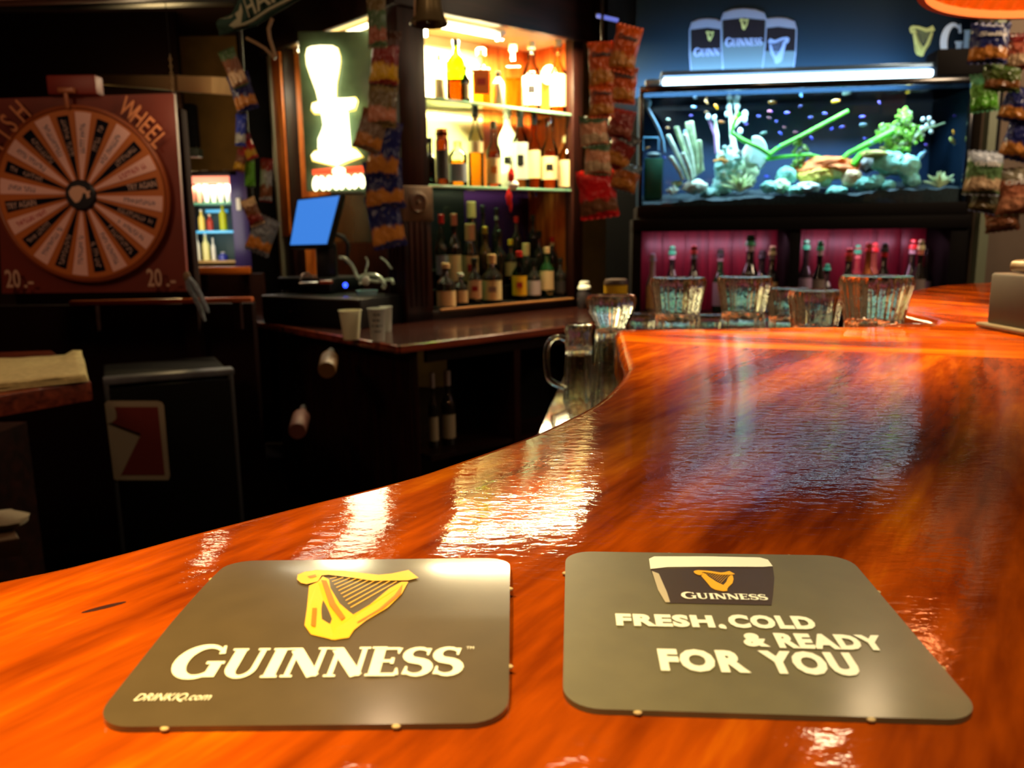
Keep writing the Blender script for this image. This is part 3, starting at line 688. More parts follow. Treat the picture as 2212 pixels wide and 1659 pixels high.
for px, hw, yt, v, k, lb in lo:
    loc, h, r, az = on_shelf(px, hw, yt, ZL, v); bottle('spirit_bottle', lb, LOWG, loc, h, r, rz=az, **k)
upb = [
 (953, 13, 120, .18, dict(glass=CLR, cap=CCAP, lab=CRL, lz=(.05, .5), liq=AMBL), 'pale labelled bottle at the far left of the upper glass shelf'),
 (989, 22, 88, .08, dict(glass=NEON, cap=BCAP, liq=DAMB, fill=.50, neck=.20, nw=.26, caph=.10), 'lime green bottle with dark lower half on the upper glass shelf'),
 (1008, 10, 146, .05, dict(glass=DRK, cap=BCAP, lab=CRL, lz=(.1, .5), neck=.2), 'small black bottle beside the lime green one'),
 (1042, 23, 108, .10, dict(glass=CLR, cap=CCAP, liq=AMBER, fill=.75, square=True, neck=.24, lab=M('orange_label', rgb(200, 96, 30), .5), lz=(.18, .6), mark=REDM), 'square decanter with orange label on the upper glass shelf'),
 (1078, 13, 156, .05, dict(glass=FRO, cap=CLR, neck_label=BLKM, neck=.22), 'white bottle with black neck band on the upper glass shelf'),
 (1110, 19, 96, .12, dict(glass=CLR, cap=CCAP, liq=AMBL, fill=.66, square=True, neck=.22), 'square bottle of golden spirit on the upper glass shelf'),
 (1149, 20, 92, .12, dict(glass=CLR, cap=CCAP, liq=tint('clear_spirit', (.95, .96, .9)), lab=M('white_label', rgb(240, 236, 214), .5), mark=BLKM, lz=(.1, .5)), 'clear bottle with white label and black emblem on the upper glass shelf'),
 (1205, 18, 84, .09, dict(glass=tint('straw_glass', (.95, .80, .45)), cap=CCAP, lab=CRL, lz=(.1, .58), liq=AMBL, neck=.32), 'tall straw coloured bottle at the right end of the upper glass shelf'),
]
for px, hw, yt, v, k, lb in upb:
    loc, h, r, az = on_shelf(px, hw, yt, ZU, v); bottle('spirit_bottle', lb, UPG, loc, h, r, rz=az, **k)
FRG = 'liqueur and spirit bottles in the cabinet base'
def drk(**k): return dict(dict(glass=DRK, cap=BCAP), **k)
base = [  # px, hw, ytop, row, dict, label
 (955, 22, 571, 0, drk(lab=TNL, lz=(.0, .36), cap=TAN, neck=.32), 'dark bottle with blank tan label at the left end of the front row'),
 (988, 16, 592, 0, drk(lab=TNL, lz=(.08, .46), cap=SLV), 'dark bottle with tan label second in the front row'),
 (1019, 16, 560, 0, drk(lab=M('rose_label', rgb(204, 168, 130), .6), lz=(.12, .52), mark=REDM), 'dark bottle with a red seal on its pale label'),
 (1058, 22, 552, 0, drk(lab=CRL, lz=(.06, .46), cap=TAN, mark=GRL, caph=.2), 'round shouldered dark bottle with cream shield label'),
 (1119, 17, 545, 0, drk(glass=GRN, lab=YLL, lz=(.10, .50), cap=RCAP, liq=tint('green_dark', (.05, .2, .04)), mark=REDM), 'green bottle with bright yellow label'),
 (1151, 16, 562, 0, drk(lab=LIL, lz=(.1, .46)), 'dark bottle with lilac grey label'),
 (1180, 16, 536, 0, drk(glass=M('dark_green_glass', (.006, .03, .008), .08, coat=1), lab=TNL, lz=(.16, .56), cap=TAN), 'dark green bottle with tan arched label'),
 (1210, 13, 560, 0, drk(lab=DKL, lz=(.1, .4)), 'small dark bottle with dark label near the right of the front row'),
 (1236, 15, 548, 0, drk(glass=M('dark_green_glass'), lab=GRL, lz=(.1, .46), cap=RCAP), 'dark green bottle with grey label at the right end of the front row'),
 (948, 14, 466, 1, dict(glass=CLR, cap=RCAP, liq=tint('clear_spirit', (.95, .96, .9)), lab=SLB, lz=(.2, .46)), 'clear bottle with red cap at the left of the middle row'),
 (976, 16, 464, 1, drk(cap=M('peach_cap', rgb(186, 112, 84), .4), lab=CRL, lz=(.1, .45), caph=.16), 'dark bottle with a peach coloured cap'),
 (1011, 18, 486, 1, drk(cap=TAN, lab=TNL, lz=(.1, .5), caph=.26, nw=.5, mark=REDM), 'dark bottle with thick tan neck wrap in the middle row'),
 (1044, 14, 492, 1, drk(cap=M('gold_cap', rgb(170, 130, 50), .3, .6), glass=M('brown_dark_glass', (.05, .02, .005), .1, coat=1)), 'brown bottle with a gold cap in the middle row'),
 (1075, 14, 500, 1, drk(), 'plain black bottle left of the green necked one in the middle row'),
 (1100, 13, 520, 1, drk(cap=YLL, lab=TNL, lz=(.2, .5)), 'dark bottle with a yellow cap in the middle row'),
 (1134, 14, 528, 1, drk(cap=TAN, caph=.34, nw=.5), 'dark bottle with long tan neck in the middle row'),
 (1163, 14, 502, 1, drk(), 'plain black bottle in the middle row behind the lilac label'),
 (1192, 14, 514, 1, drk(cap=RCAP, neck_label=TNL), 'dark bottle with red cap and tan neck band'),
 (1222, 14, 504, 1, drk(neck_label=GRL), 'dark bottle with grey neck band in the middle row'),
 (1246, 12, 514, 1, drk(cap=RCAP), 'dark bottle with red cap at the right of the middle row'),
 (1015, 13, 438, 2, drk(cap=TAN, caph=.24, nw=.62), 'tall tan capped bottle standing highest at the left of the back row'),
 (1040, 12, 446, 2, drk(), 'black bottle in the back row beside the tall tan capped one'),
 (1070, 12, 452, 2, drk(neck_label=GRL), 'black bottle with grey band left of the red ornament'),
 (1113, 12, 470, 2, drk(cap=RCAP), 'back row bottle with red cap right of the red ornament'),
 (1150, 12, 466, 2, drk(), 'black bottle in the back row in front of the violet panel'),
 (1180, 12, 474, 2, drk(neck_label=SLV), 'back row bottle with silver neck band'),
 (1206, 11, 480, 2, drk(cap=M('orange_cap', rgb(200, 70, 26), .4)), 'back row bottle with orange red cap'),
 (1232, 11, 476, 2, drk(), 'black bottle at the right end of the back row'),
]
for px, hw, yt, row, k, lb in base:
    loc, h, r, az = on_shelf(px, hw, yt, RZ[row]-.0055, (.08, .18, .30)[row]); bottle('liqueur_bottle', lb, FRG, loc, h, r, rz=az, **k)
# red ornament hanging from the lower glass shelf
p_ = cabR(1097, 400, .0); q_ = (p_-EYE).dot(fw)/F
ro = T('hanging_ornament', 'red and white ornament hanging in front of the lower glass shelf', 'ornament', p_, RA)
R_ = M('bright_red_gloss', rgb(214, 34, 26), .25, coat=.6)
B().ell((-.003, -.03, .045), (.020, .014, .036), disp=.25, freq=2).out('red_top', R_, ro)
B().ell((.010, -.03, .0), (.034, .016, .022)).out('white_middle', M('white_fluff', rgb(240, 232, 220), .6), ro)
B().ell((-.018, -.03, -.060), (.018, .012, .045), disp=.3, freq=2).ell((-.010, -.03, -.10), (.008, .008, .035)).out('red_tail', R_, ro)
B().tube([(0, -.03, .08), (.0, -.008, .16), (0, -.004, .31)], .0012, 6).out('string', M('pale_string', rgb(150, 140, 120), .7), ro)

# ------------------------------------------------------------------ glowing sign in the left bay: tap handle over a word plate
def rotv(p):   # rotation so a thing faces the bar
    return -math.atan2(p.x, p.y)
sgD = 4.02
sg0 = onY(725, 385, sgD)
sgn = T('neon_sign', 'glowing cream sign shaped like a beer tap handle over a red band', 'sign', sg0, 0)
kx = lambda px: (onY(px, 250, sgD)-sg0).x*.97
kz = lambda py: (onY(725, py, sgD)-sg0).z
NEO = M('sign_glow', (1, 1, .9), .4, emit=(1, .93, .55), es=3.2)
NEY = M('sign_glow_yellow', (1, .9, .4), .4, emit=(1, .72, .10), es=1.3)
NRE = M('sign_glow_red', (1, .1, .05), .4, emit=(1, .10, .03), es=1.2)
def neon(name, pts, dep=.03, mat=NEO, y=0, bev=.006):
    P = [(kx(x), kz(y_)) for x, y_ in pts]
    area = sum(P[i][0]*P[(i+1) % len(P)][1]-P[(i+1) % len(P)][0]*P[i][1] for i in range(len(P)))
    if area < 0: P = P[::-1]
    return B().prism(P, y-dep/2, y+dep/2, bev, 2).out(name, mat, sgn, rot=(PI/2, 0, 0), smooth=50)
handle = [(671, 104), (680, 100), (700, 98), (726, 99), (737, 105), (741, 122), (741, 135), (737, 155), (731, 180), (728, 213), (690, 221), (685, 196), (675, 165), (668, 140), (667, 120)]
neon('tap_handle', handle)
neon('collar', [(674, 232), (677, 224), (690, 221), (728, 213), (769, 213), (773, 218), (768, 234), (752, 239), (700, 243), (680, 243)], .045)
neon('column', [(694, 240), (752, 237), (755, 320), (750, 330), (686, 330), (683, 318), (684, 300), (694, 280), (697, 270)], .036)
neon('foot', [(668, 335), (676, 328), (700, 326), (760, 322), (770, 328), (779, 338), (764, 342), (748, 347), (722, 357), (700, 353), (672, 345)], .05)
for nm_, P_ in (('handle_halo', handle),):
    cx_ = sum(p[0] for p in P_)/len(P_); cy_ = sum(p[1] for p in P_)/len(P_)
    neon(nm_, [(cx_+(x-cx_)*1.045, cy_+(y-cy_)*1.02) for x, y in P_], .012, NEY, .0, .002)
neon('collar_halo', [(671, 238), (674, 222), (690, 217), (772, 210), (777, 219), (770, 240), (700, 247), (678, 247)], .012, NEY, 0, .002)
neon('foot_halo', [(665, 336), (674, 325), (690, 322), (765, 318), (784, 340), (722, 361), (668, 348)], .012, NEY, 0, .002)
neon('red_band', [(667, 366), (712, 363), (712, 377), (667, 377)], .03, NRE)
neon('red_band', [(742, 362), (782, 359), (782, 373), (742, 376)], .03, NRE)
B().ell((kx(727), -.0, kz(370)), (.034, .02, .020)).out('crest', NEO, sgn)
for i in range(8):
    x_ = 673+i*14.8
    B().ell((kx(x_), 0, kz(396-i*.6)), (.0175, .016, .036), (0, .12*(-1)**i, 0)).out('word_letter', NEO, sgn)
B().box(((kx(646)+kx(812))/2, .05, (kz(62)+kz(412))/2), (kx(812)-kx(646), .016, kz(62)-kz(412)), 0, .004).out('back_plate', M('sign_back_plate', rgb(104, 128, 104), .25, var=.4, scale=4), sgn)
B().box((kx(745), -.0, kz(418)), (.16, .05, .014), 0, .003).out('sign_base', M('grey_green_base', rgb(84, 100, 84), .4), sgn)
lamp('sign_light', 'AREA', sg0+Vector((0, -.05, .3)), 4.5, (1, .85, .5), .2, sg0+Vector((.1, -1, .3)), sy=.6)

# ------------------------------------------------------------------ point of sale terminal on the worktop
m0 = onZ(690, 690, BZ)
ps = T('cash_terminal', 'black touch-screen cash terminal with a tilted bright blue screen', 'cash register', m0, 0)
# screen: tilted plate, corners seen at these places
D0 = m0.y-.02
q4 = [onY(627, 529, D0-.02), onY(706, 527, D0-.10), onY(733, 423, D0-.04), onY(644, 433, D0+.06)]
q4 = [p-m0 for p in q4]
nn = (q4[1]-q4[0]).cross(q4[3]-q4[0]).normalized()
if nn.y > 0: nn = -nn
b = B(); ce = sum(q4, Vector())/4
def plate(b, q, n, t0, t1):
    a = [b.bm.verts.new(p+n*t1) for p in q]; c = [b.bm.verts.new(p+n*t0) for p in q]
    b.bm.faces.new(a); b.bm.faces.new(c[::-1])
    for i in range(4): b.bm.faces.new((a[i], c[i], c[(i+1) % 4], a[(i+1) % 4]))
plate(b, [ce+(p-ce)*1.10 for p in q4], nn, -.035, -.001); b.out('screen_housing', M('terminal_plastic', (.006, .006, .007), .35), ps, fix=True)
b = B(); plate(b, q4, nn, -.001, .0012)
scr_ = b.out('screen', M('screen_glow', (0, 0, 0), .3, emit=rgb(64, 132, 226), es=1.0), ps, fix=True)
b = B(); ux, uy = (q4[1]-q4[0]), (q4[3]-q4[0])
SD = M('screen_text_glow', (0, 0, 0), .3, emit=rgb(44, 92, 190), es=1.0)
for r_, (a0, a1) in enumerate(((.12, .35), (.15, .62), (.12, .35), (.10, .52), (.22, .60))):
    y0 = .10+r_*.19; b = B()
    plate(b, [q4[0]+ux*a0+uy*y0, q4[0]+ux*a1+uy*y0, q4[0]+ux*a1+uy*(y0+.05), q4[0]+ux*a0+uy*(y0+.05)], nn, .0012, .002)
    b.out('menu_line', SD, scr_, fix=True)
B().box((.04, .05, .25), (.10, .10, .24), .2, .02).out('stand', M('terminal_plastic'), ps)
B().box((0, .08, .170), (.34, .26, .07), -.5, .012).out('terminal_base', M('terminal_plastic'), ps)
B().tube([onY(720, 505, D0-.03)-m0, onY(742, 512, D0-.03)-m0, onY(752, 530, D0-.02)-m0, onY(748, 570, D0)-m0], .010, 8).out('side_reader', M('dark_grey_plastic', (.03, .03, .035), .35), ps)
led = onY(746, 616, D0-.16)
B().ell(led-m0, (.011, .006, .012)).out('blue_light', M('blue_led', (0, 0, 0), .3, emit=(.02, .06, 1), es=5), ps)
tr = T('till_box', 'wide black till box under the terminal with pale front edge', 'till', onZ(690, 700, BZ)+Vector((.04, .05, 0)), -.55)
B().box((.0, .02, .065), (.62, .30, .13), 0, .006).out('drawer_case', M('terminal_plastic'), tr)
B().box((.0, -.132, .125), (.60, .012, .010), 0, .003).out('front_edge', M('grey_edge', rgb(92, 90, 92), .35), tr)
B().lathe([(0, 0), (.008, 0), (.008, .004), (0, .006)], 14, (0, 0, 0)).out('lock', BRS, tr, (-.12, -.131, .06), (PI/2, 0, 0))
# cables and wrapped straws beside the terminal
cb = T('cable_bundle', 'tangle of pale translucent cables and film beside the terminal', 'cable', onY(790, 618, 3.22))
FILM = M('pale_film', rgb(170, 190, 180), .15, coat=1)
def wp(l, D, o): return [onY(x, y, D)-o for x, y in l]
o_ = cb.location
for k_, (ln, rr) in enumerate((([(733, 556), (748, 560), (758, 570), (768, 592), (776, 602)], .007), ([(772, 602), (790, 594), (808, 594), (822, 602), (832, 616), (826, 622)], .008), ([(776, 612), (800, 606), (820, 608), (844, 604), (850, 612)], .007), ([(790, 556), (794, 570), (790, 586), (784, 600)], .004), ([(822, 556), (836, 568), (846, 580)], .004))):
    B().tube(cat([tuple(p) for p in [(q.x, q.z) for q in wp(ln, 3.22, o_)]], 3) and [(a_[0], .01*math.sin(i), a_[1]) for i, a_ in enumerate(cat([(q.x, q.z) for q in wp(ln, 3.22, o_)], 3))], rr, 8).out('cable', FILM, cb)
B().ell(onY(790, 607, 3.18)-o_, (.016, .012, .018), (0, .5, 0)).out('connector', M('pale_plastic', rgb(190, 196, 186), .3), cb)
rs_ = onY(683, 622, 3.4); sc_ = T('bottle_opener', 'small silver and orange tool lying before the terminal', 'tool', onY(684, 612, 3.12), .1)
B().box((-.03, 0, 0), (.07, .02, .012), 0, .004).out('steel_blade', M('soft_steel', (.3, .3, .3), .3, 1), sc_)
B().box((.035, 0, .004), (.05, .022, .014), 0, .005).out('orange_grip', M('orange_grip', rgb(150, 60, 20), .4), sc_)
B().tube([(-.06, 0, .01), (-.05, 0, .035), (-.03, 0, .04), (-.015, 0, .02)], .004, 8).out('loop', M('soft_steel'), sc_)
# cups
def cup(px, pyb, pyt, hw, m, lab, name='paper_cup', band=None, lines=0):
    p = onZ(px, pyb, BZ); d = (p-EYE).dot(fw); h = onP(px, pyt, p, Vector((0, 1, 0))).z-BZ; r = hw/F*d
    t = T(name, lab, 'cup', p, rotv(p), 'cups at the corner of the back worktop')
    B().lathe([(0, .003), (r*.66, 0), (r*.70, .004), (r*.98, h-.004), (r*1.05, h-.002), (r*1.05, h), (r*.96, h), (r*.68, .01), (0, .008)], 28).out('cup_wall', m, t, smooth=50)
    for i in range(lines):
        z = h*(.80-.17*i); w = (.45, .5, .7, .5)[i % 4]; rr = r*(.70+.30*z/h)+.0006; c_ = B(); k = 8
        for j in range(k):      # broken dashes of print that cannot be read
            if (j*7+i*3) % 4 == 0: continue
            a0 = -PI/2-.1+w*(-1+2*j/k); a1 = a0+w*1.6/k
            c_.bm.faces.new([c_.bm.verts.new((rr*math.cos(a), rr*math.sin(a), zz)) for a, zz in ((a0, z), (a1, z), (a1, z+h*.055), (a0, z+h*.055))])
        c_.out('printed_line', M('cup_print', rgb(54, 60, 62), .6), t)
    return t, r, h
cup(759, 733, 670, 24, M('cream_paper', rgb(226, 224, 190), .6), 'plain cream paper cup left at the worktop corner')
cup(817, 737, 666, 20, M('grey_paper', rgb(196, 204, 196), .6), 'printed pale cup right at the worktop corner', lines=4)
t_, r_, h_ = cup(836, 716, 662, 13, M('grey_paper'), 'small pale cup tucked behind the printed cup')
t_, r_, h_ = cup(796, 697, 627, 22, M('blue_tinted_glass', rgb(150, 190, 200), .2, alpha=.8), 'bluish plastic tumbler behind the two paper cups', 'plastic_tumbler')
B().box((.012, -r_*.93, h_*.7), (.020, .002, .022), 0, .001).out('emblem', M('dark_teal_print', rgb(40, 90, 110), .5), t_)

# yellow lid tub and white capped jar right of the cabinet base
for px, pyb, pyt, hw, ml, mb, lb, nm_ in ((1330, 650, 603, 25, M('yellow_plastic', rgb(206, 160, 20), .35), M('brown_lid', rgb(58, 34, 18), .5), 'small yellow tub with brown lid right of the bottle cabinet', 'tub'), (1262, 690, 608, 14, M('dark_jar', (.03, .025, .03), .2, coat=.6), M('white_plastic'), 'dark bottle with a white cap at the right corner of the cabinet', 'jar')):
    p = cabR(px, pyb, -.10) if nm_ == 'jar' else onY(px, pyb, 3.6); p.z = BZ; d = (p-EYE).dot(fw); h = onP(px, pyt, p, Vector((0, 1, 0))).z-BZ; r = hw/F*d
    t = T(nm_, lb, nm_, p, 0)
    if nm_ == 'tub':
        B().lathe([(0, 0), (r*.7, 0), (r*.75, .01), (r, h*.7), (r*1.02, h*.9), (0, h*.9)], 24).out('tub_body', ml, t)
        B().lathe([(r*1.04, h*.88), (r*1.04, h*.93), (r*.9, h), (0, h), (0, h*.89)], 24).out('lid', mb, t)
    else:
        B().lathe([(0, 0), (r, 0), (r*1.1, .02), (r*1.1, h*.55), (r*.8, h*.72), (0, h*.73)], 24).out('jar_body', ml, t)
        B().lathe([(0, h*.72), (r, h*.73), (r*.95, h*.82), (r*.75, h*.86), (r*.7, h), (0, h)], 24).out('cap', mb, t)

# ------------------------------------------------------------------ bottles and rolls in the dark cabinet below
for i, (px, pyb, pyt, hw, lb) in enumerate(((930, 935, 805, 11, 'dark wine bottle with pale label, left of the pair under the worktop'), (963, 930, 800, 16, 'dark wine bottle with wide pale label, right of the pair under the worktop'))):
    p = cabR(px, 700, cv_+.16); d = (p-EYE).dot(fw); p.z = -.77
    h = onP(px, pyt, p, Vector((0, 1, 0))).z+.77; r = hw/F*d
    bottle('wine_bottle', lb, 'wine bottles under the worktop', p, h, r, DRK, cap=GRL, lab=M('faded_label', rgb(150, 136, 110), .7), lz=(.1, .42), rz=rotv(p), caph=.2)
for px, py, hw, m_, lb in ((706, 800, 20, M('straw_base', rgb(96, 62, 26), .5), 'amber bottle lying in the dark rack below the terminal'), (642, 932, 20, M('pink_roll', rgb(92, 48, 36), .6), 'reddish bottle lying lower in the dark rack at left')):
    p = onY(px, py, 3.0); r = hw/F*3.0
    t = T('lying_bottle', lb, 'bottle', p, (-1.45, 0, .15), 'bottles lying in the rack under the worktop')
    B().lathe([(0, 0), (r*.9, 0), (r, .01), (r, .16), (r*.4, .20), (r*.35, .26), (0, .26)], 20).out('glass_body', m_, t)
    B().lathe([(r*.40, .24), (r*.42, .24), (r*.42, .275), (0, .275)], 16).out('cap', BCAP, t)
# front-loading black fridge with a torn red and white sticker
fx0, fx1 = onY(222, 820, 2.62), onY(505, 812, 2.80)
fd = math.atan2(fx1.y-fx0.y, fx1.x-fx0.x); fl = math.hypot(fx1.x-fx0.x, fx1.y-fx0.y)
fr = T('undercounter_fridge', 'black undercounter fridge with grey trim and a red and white sticker', 'fridge', (fx0.x, fx0.y, FLZ), fd)
fh = fx0.z-FLZ
B().box((fl/2, .26, fh/2-.01), (fl, .48, fh-.02), 0, .01).out('cabinet_body', BLK, fr)
B().box((fl/2, -.008, fh/2+.02), (fl-.03, .03, fh-.10), 0, .006).out('door', M('fridge_door_black', (.004, .004, .004), .5), fr)
B().box((fl/2, .01, fh-.006), (fl, .06, .022), 0, .004).out('top_trim', M('worn_grey_trim', rgb(96, 98, 104), .35, .3, var=.3, scale=12), fr)
for xx in (.008, fl-.012): B().box((xx, .0, fh/2), (.016, .04, fh-.03), 0, .004).out('side_trim', M('side_grey_trim', rgb(60, 62, 66), .4, .3), fr)
def fq(px, py):
    p = onP(px, py, Vector((fx0.x, fx0.y, 0))+Vector((math.sin(fd), -math.cos(fd), 0))*.025, Vector((-math.sin(fd), math.cos(fd), 0)))-Vector((fx0.x, fx0.y, FLZ))
    return (p.x*math.cos(fd)+p.y*math.sin(fd), p.z)
def stick(pts, m_, nm_, y, par, r_=(PI/2, 0, 0)):
    P = [fq(*p) for p in pts]; a_ = sum(P[i][0]*P[(i+1) % len(P)][1]-P[(i+1) % len(P)][0]*P[i][1] for i in range(len(P)))
    if a_ < 0: P = P[::-1]
    return B().prism(P, -y, -y+.0008).out(nm_, m_, par, rot=r_, smooth=0)
stp = [(226, 872), (232, 866), (340, 866), (350, 869), (354, 876), (367, 1028), (364, 1037), (250, 1037), (246, 1034)]
s1 = stick(stp, M('sticker_white', rgb(140, 126, 104), .6), 'sticker', -.0245, fr)
stick([(248, 879), (341, 879), (356, 1026), (262, 1026), (303, 942), (240, 914), (252, 904), (252, 892)], M('sticker_red', rgb(96, 22, 16), .6), 'red_print', -.0256, s1, (0, 0, 0))
stick([(234, 914), (240, 913), (303, 936), (303, 941)], M('sticker_dark', rgb(24, 10, 8), .6), 'dark_line', -.0266, s1, (0, 0, 0))

# worktop with folded towel, far left; second shelf lower down
def slab(name, label, cat_, quad, z, th, m_):
    P = [onZ(x, y, z) for x, y in quad]; t = T(name, label, cat_, (0, 0, 0))
    P2 = [(p.x, p.y) for p in P]; a_ = sum(P2[i][0]*P2[(i+1) % 4][1]-P2[(i+1) % 4][0]*P2[i][1] for i in range(4))
    if a_ < 0: P2 = P2[::-1]
    B().prism(P2, z-th, z, .004).out('slab', m_, t, smooth=30); return t, P2
ws, P2 = slab('side_worktop', 'short reddish wooden side worktop under a towel at the left', 'worktop', [(-320, 770), (112, 757), (196, 822), (-320, 905)], -.25, .05, REDW)
B().box((P2[0][0], P2[0][1]+.05, -.7), (.5, .25, .80)).out('support', DKW, ws)
tw0 = onZ(90, 800, -.25)
tq = [onZ(x, y, -.25) for x, y in ((-330, 806), (182, 779), (192, 826), (-330, 885))]
towel = B(); nx_, ny_ = 26, 8; gr = []
for lay in range(3):
    gr = []
    for j in range(ny_+1):
        row = []
        for i in range(nx_+1):
            s_, v_ = i/nx_, j/ny_; p = tq[0].lerp(tq[1], s_).lerp(tq[3].lerp(tq[2], s_), v_)
            z = .004+.006*lay + .003*mn.noise(Vector((s_*9, v_*3, lay)))+(.012 if (s_ > .95 and v_ < .3 and lay == 2) else 0)
            row.append(towel.bm.verts.new(p+Vector((-.004*lay, .003*lay, z))))
        gr.append(row)
    for j in range(ny_):
        for i in range(nx_): towel.bm.faces.new((gr[j+1][i], gr[j+1][i+1], gr[j][i+1], gr[j][i]))
tq_o = towel.out('bar_towel', M('towel_cloth', rgb(190, 172, 120), .9, var=.15, scale=60, bump=.001), smooth=80)
so = tq_o.modifiers.new('thickness', 'SOLIDIFY'); so.thickness = .005; so.offset = 0
tag(tq_o, 'cream towel folded in layers on the side worktop at the left', 'towel')
ls, P3 = slab('low_shelf', 'low wooden shelf end at the bottom left behind the bar', 'shelf', [(-300, 1142), (28, 1136), (42, 1162), (-300, 1215)], -.45, .035, M('low_shelf_brown', rgb(74, 52, 34), .5))
lt = B().ell(onZ(8, 1140, -.45)+Vector((0, 0, .016)), (.05, .035, .016), disp=.3, freq=2); tag(lt.out('crumpled_cloth', M('grey_cloth', rgb(150, 140, 118), .9, bump=.002)), 'crumpled grey cloth on the low shelf at the bottom left', 'cloth')

# ------------------------------------------------------------------ the wheel of fortune board
WD = 3.0
w0 = onY(183, 422, WD); kf = WD/F*1.0
fwb = T('prize_wheel', 'reddish prize wheel board reading fish wheel with striped round disc', 'prize wheel', w0, .02, None)
wx = lambda px, py=422: (onY(px, py, WD)-w0).x
wz = lambda px, py: (onY(px, py, WD)-w0).z
bdp = [(wx(-14, 213), wz(-14, 213)), (wx(4, 634), wz(4, 634)), (wx(402, 630), wz(402, 630)), (wx(372, 200), wz(372, 200))]
BRD = M('board_red_brown', rgb(104, 32, 15), .5, var=.08, scale=5)
B().prism(bdp, -.02, .0).out('board', BRD, fwb, rot=(PI/2, 0, 0), smooth=0, fix=True, local=Matrix.Translation((0, 0, -.008)))
WR = abs(wx(360)-wx(6))/2
dsc = T('d', 'x', 'y'); bpy.data.objects.remove(dsc)
B().lathe([(0, 0), (WR*1.05, 0), (WR*1.05, .012), (WR*1.015, .016), (WR*1.0, .010), (0, .010)], 72).out('wheel_rim', M('rim_orange_brown', rgb(140, 66, 28), .4), fwb, (0, -.008, 0), (PI/2, 0, 0), smooth=35)
disc = B().lathe([(0, 0), (WR*.995, 0), (WR*.995, .004), (0, .004)], 72).out('wheel_disc', M('disc_orange', rgb(176, 92, 34), .5), fwb, (0, -.018, 0), (PI/2, 0, 0))
PKW = M('wedge_pale', rgb(226, 172, 164), .55); DKB = M('wedge_black', rgb(14, 13, 24), .5)
TPK = M('wedge_text_pale', rgb(170, 134, 124), .6); TBL = M('wedge_text_blue', rgb(92, 92, 112), .6); TRD = M('wedge_text_red', rgb(166, 40, 44), .6)
for k in range(24):
    a = math.radians(90+8-15*k); hwid = math.radians(4.3 if k % 2 == 0 else 5.6); b = B()
    r0, r1 = WR*.17, WR*(.93 if k % 2 == 0 else .97)
    w0_ = .55
    P = [(r0*math.cos(a-hwid*w0_), r0*math.sin(a-hwid*w0_))]+[(r1*math.cos(a+hwid*t_), r1*math.sin(a+hwid*t_)) for t_ in (-1, -.5, 0, .5, 1)]+[(r0*math.cos(a+hwid*w0_), r0*math.sin(a+hwid*w0_))]
    wd_ = b.prism(P, .004, .0055).out('wedge', DKB if k % 2 == 0 else PKW, fwb, (0, -.018, 0), (PI/2, 0, 0), smooth=0)
    tm = TPK if k % 2 == 0 else (TRD if k in (5, 17) else TBL)
    if k in (6, 18):
        q = txt('TRY AGAIN', .02, tm, wd_, fit=(WR*.56, -.011, WR*.92, .011) if k == 6 else (-WR*.92, -.011, -WR*.56, .011), loc=(0, 0, .0058), rot=(0, 0, a if k == 6 else a-PI), offset=.0006)
    else:
        q = B(); x_ = WR*.46+random.random()*WR*.12
        while x_ < WR*.88:      # unreadable little glyphs
            w_ = random.uniform(.005, .009)
            if random.random() > .12:
                q.box((x_, random.uniform(-.001, .001), 0), (w_*.3, .017, .0006)); q.box((x_+w_*.35, random.choice((-.006, 0, .006)), 0), (w_*.7, .005, .0006))
            x_ += w_*1.25
        stuff(q.out('small_print', tm, wd_, (0, 0, .0058), (0, 0, a), smooth=0))
hb = B().lathe([(0, 0), (WR*.18, 0), (WR*.18, .012), (WR*.165, .016), (0, .016)], 36).out('hub', M('hub_black', rgb(14, 13, 24), .4), fwb, (0, -.020, 0), (PI/2, 0, 0))
B().sheet([(x*WR*.15, y*WR*.15) for x, y in [(-.85, .25), (-.55, .62), (0, .72), (.45, .55), (.62, .30), (.92, .32), (.78, .12), (.82, -.15), (.55, -.3), (.5, .12), (.28, .15), (.12, -.25), (-.12, -.55), (-.4, -.62), (-.62, -.35), (-.8, -.05)]][::-1], .0168).out('hub_emblem', M('hub_pale', rgb(206, 158, 134), .6), hb, smooth=0, fix=False)
LET = M('board_letter_gold', rgb(196, 120, 78), .5); NUM = M('board_number_grey', rgb(190, 150, 128), .5)
def bl(s, px, py, size, ang, m_, sx=.62):
    o = txt(s, size, m_, fwb, offset=.0012, loc=(wx(px, py), -.0285+.0, wz(px, py)), rot=(PI/2, 0, 0), name='board_letter')
    for v in o.data.vertices:
        x, y = v.co.x*sx, v.co.y-size*.36; v.co.x = x*math.cos(ang)-y*math.sin(ang); v.co.y = x*math.sin(ang)+y*math.cos(ang); v.co.z += -.0
    return o
for ch, px, py, an in (('F', 1, 308, .95), ('I', 15, 288, .9), ('S', 30, 268, .8), ('H', 54, 242, .7)): bl(ch, px, py, .10, an, LET)
for ch, px, py, an in (('W', 286, 236, -.62), ('H', 306, 254, -.72), ('E', 323, 271, -.8), ('E', 337, 287, -.86), ('L', 350, 304, -.9)): bl(ch, px, py, .092, an, LET)
bl('20', 39, 600, .088, 0, NUM); bl('.-', 72, 604, .07, 0, NUM, 1); bl('20', 339, 598, .088, 0, NUM); bl('.-', 374, 602, .07, 0, NUM, 1)
B().box((wx(154, 215), -.035, wz(154, 215)), (.012, .012, .07), 0, .003).out('pointer_stem', M('pointer_tan', rgb(150, 84, 52), .4), fwb)
B().box((wx(155, 199), -.035, wz(155, 199)), (.055, .02, .018), 0, .004).out('pointer_head', M('pointer_tan'), fwb)
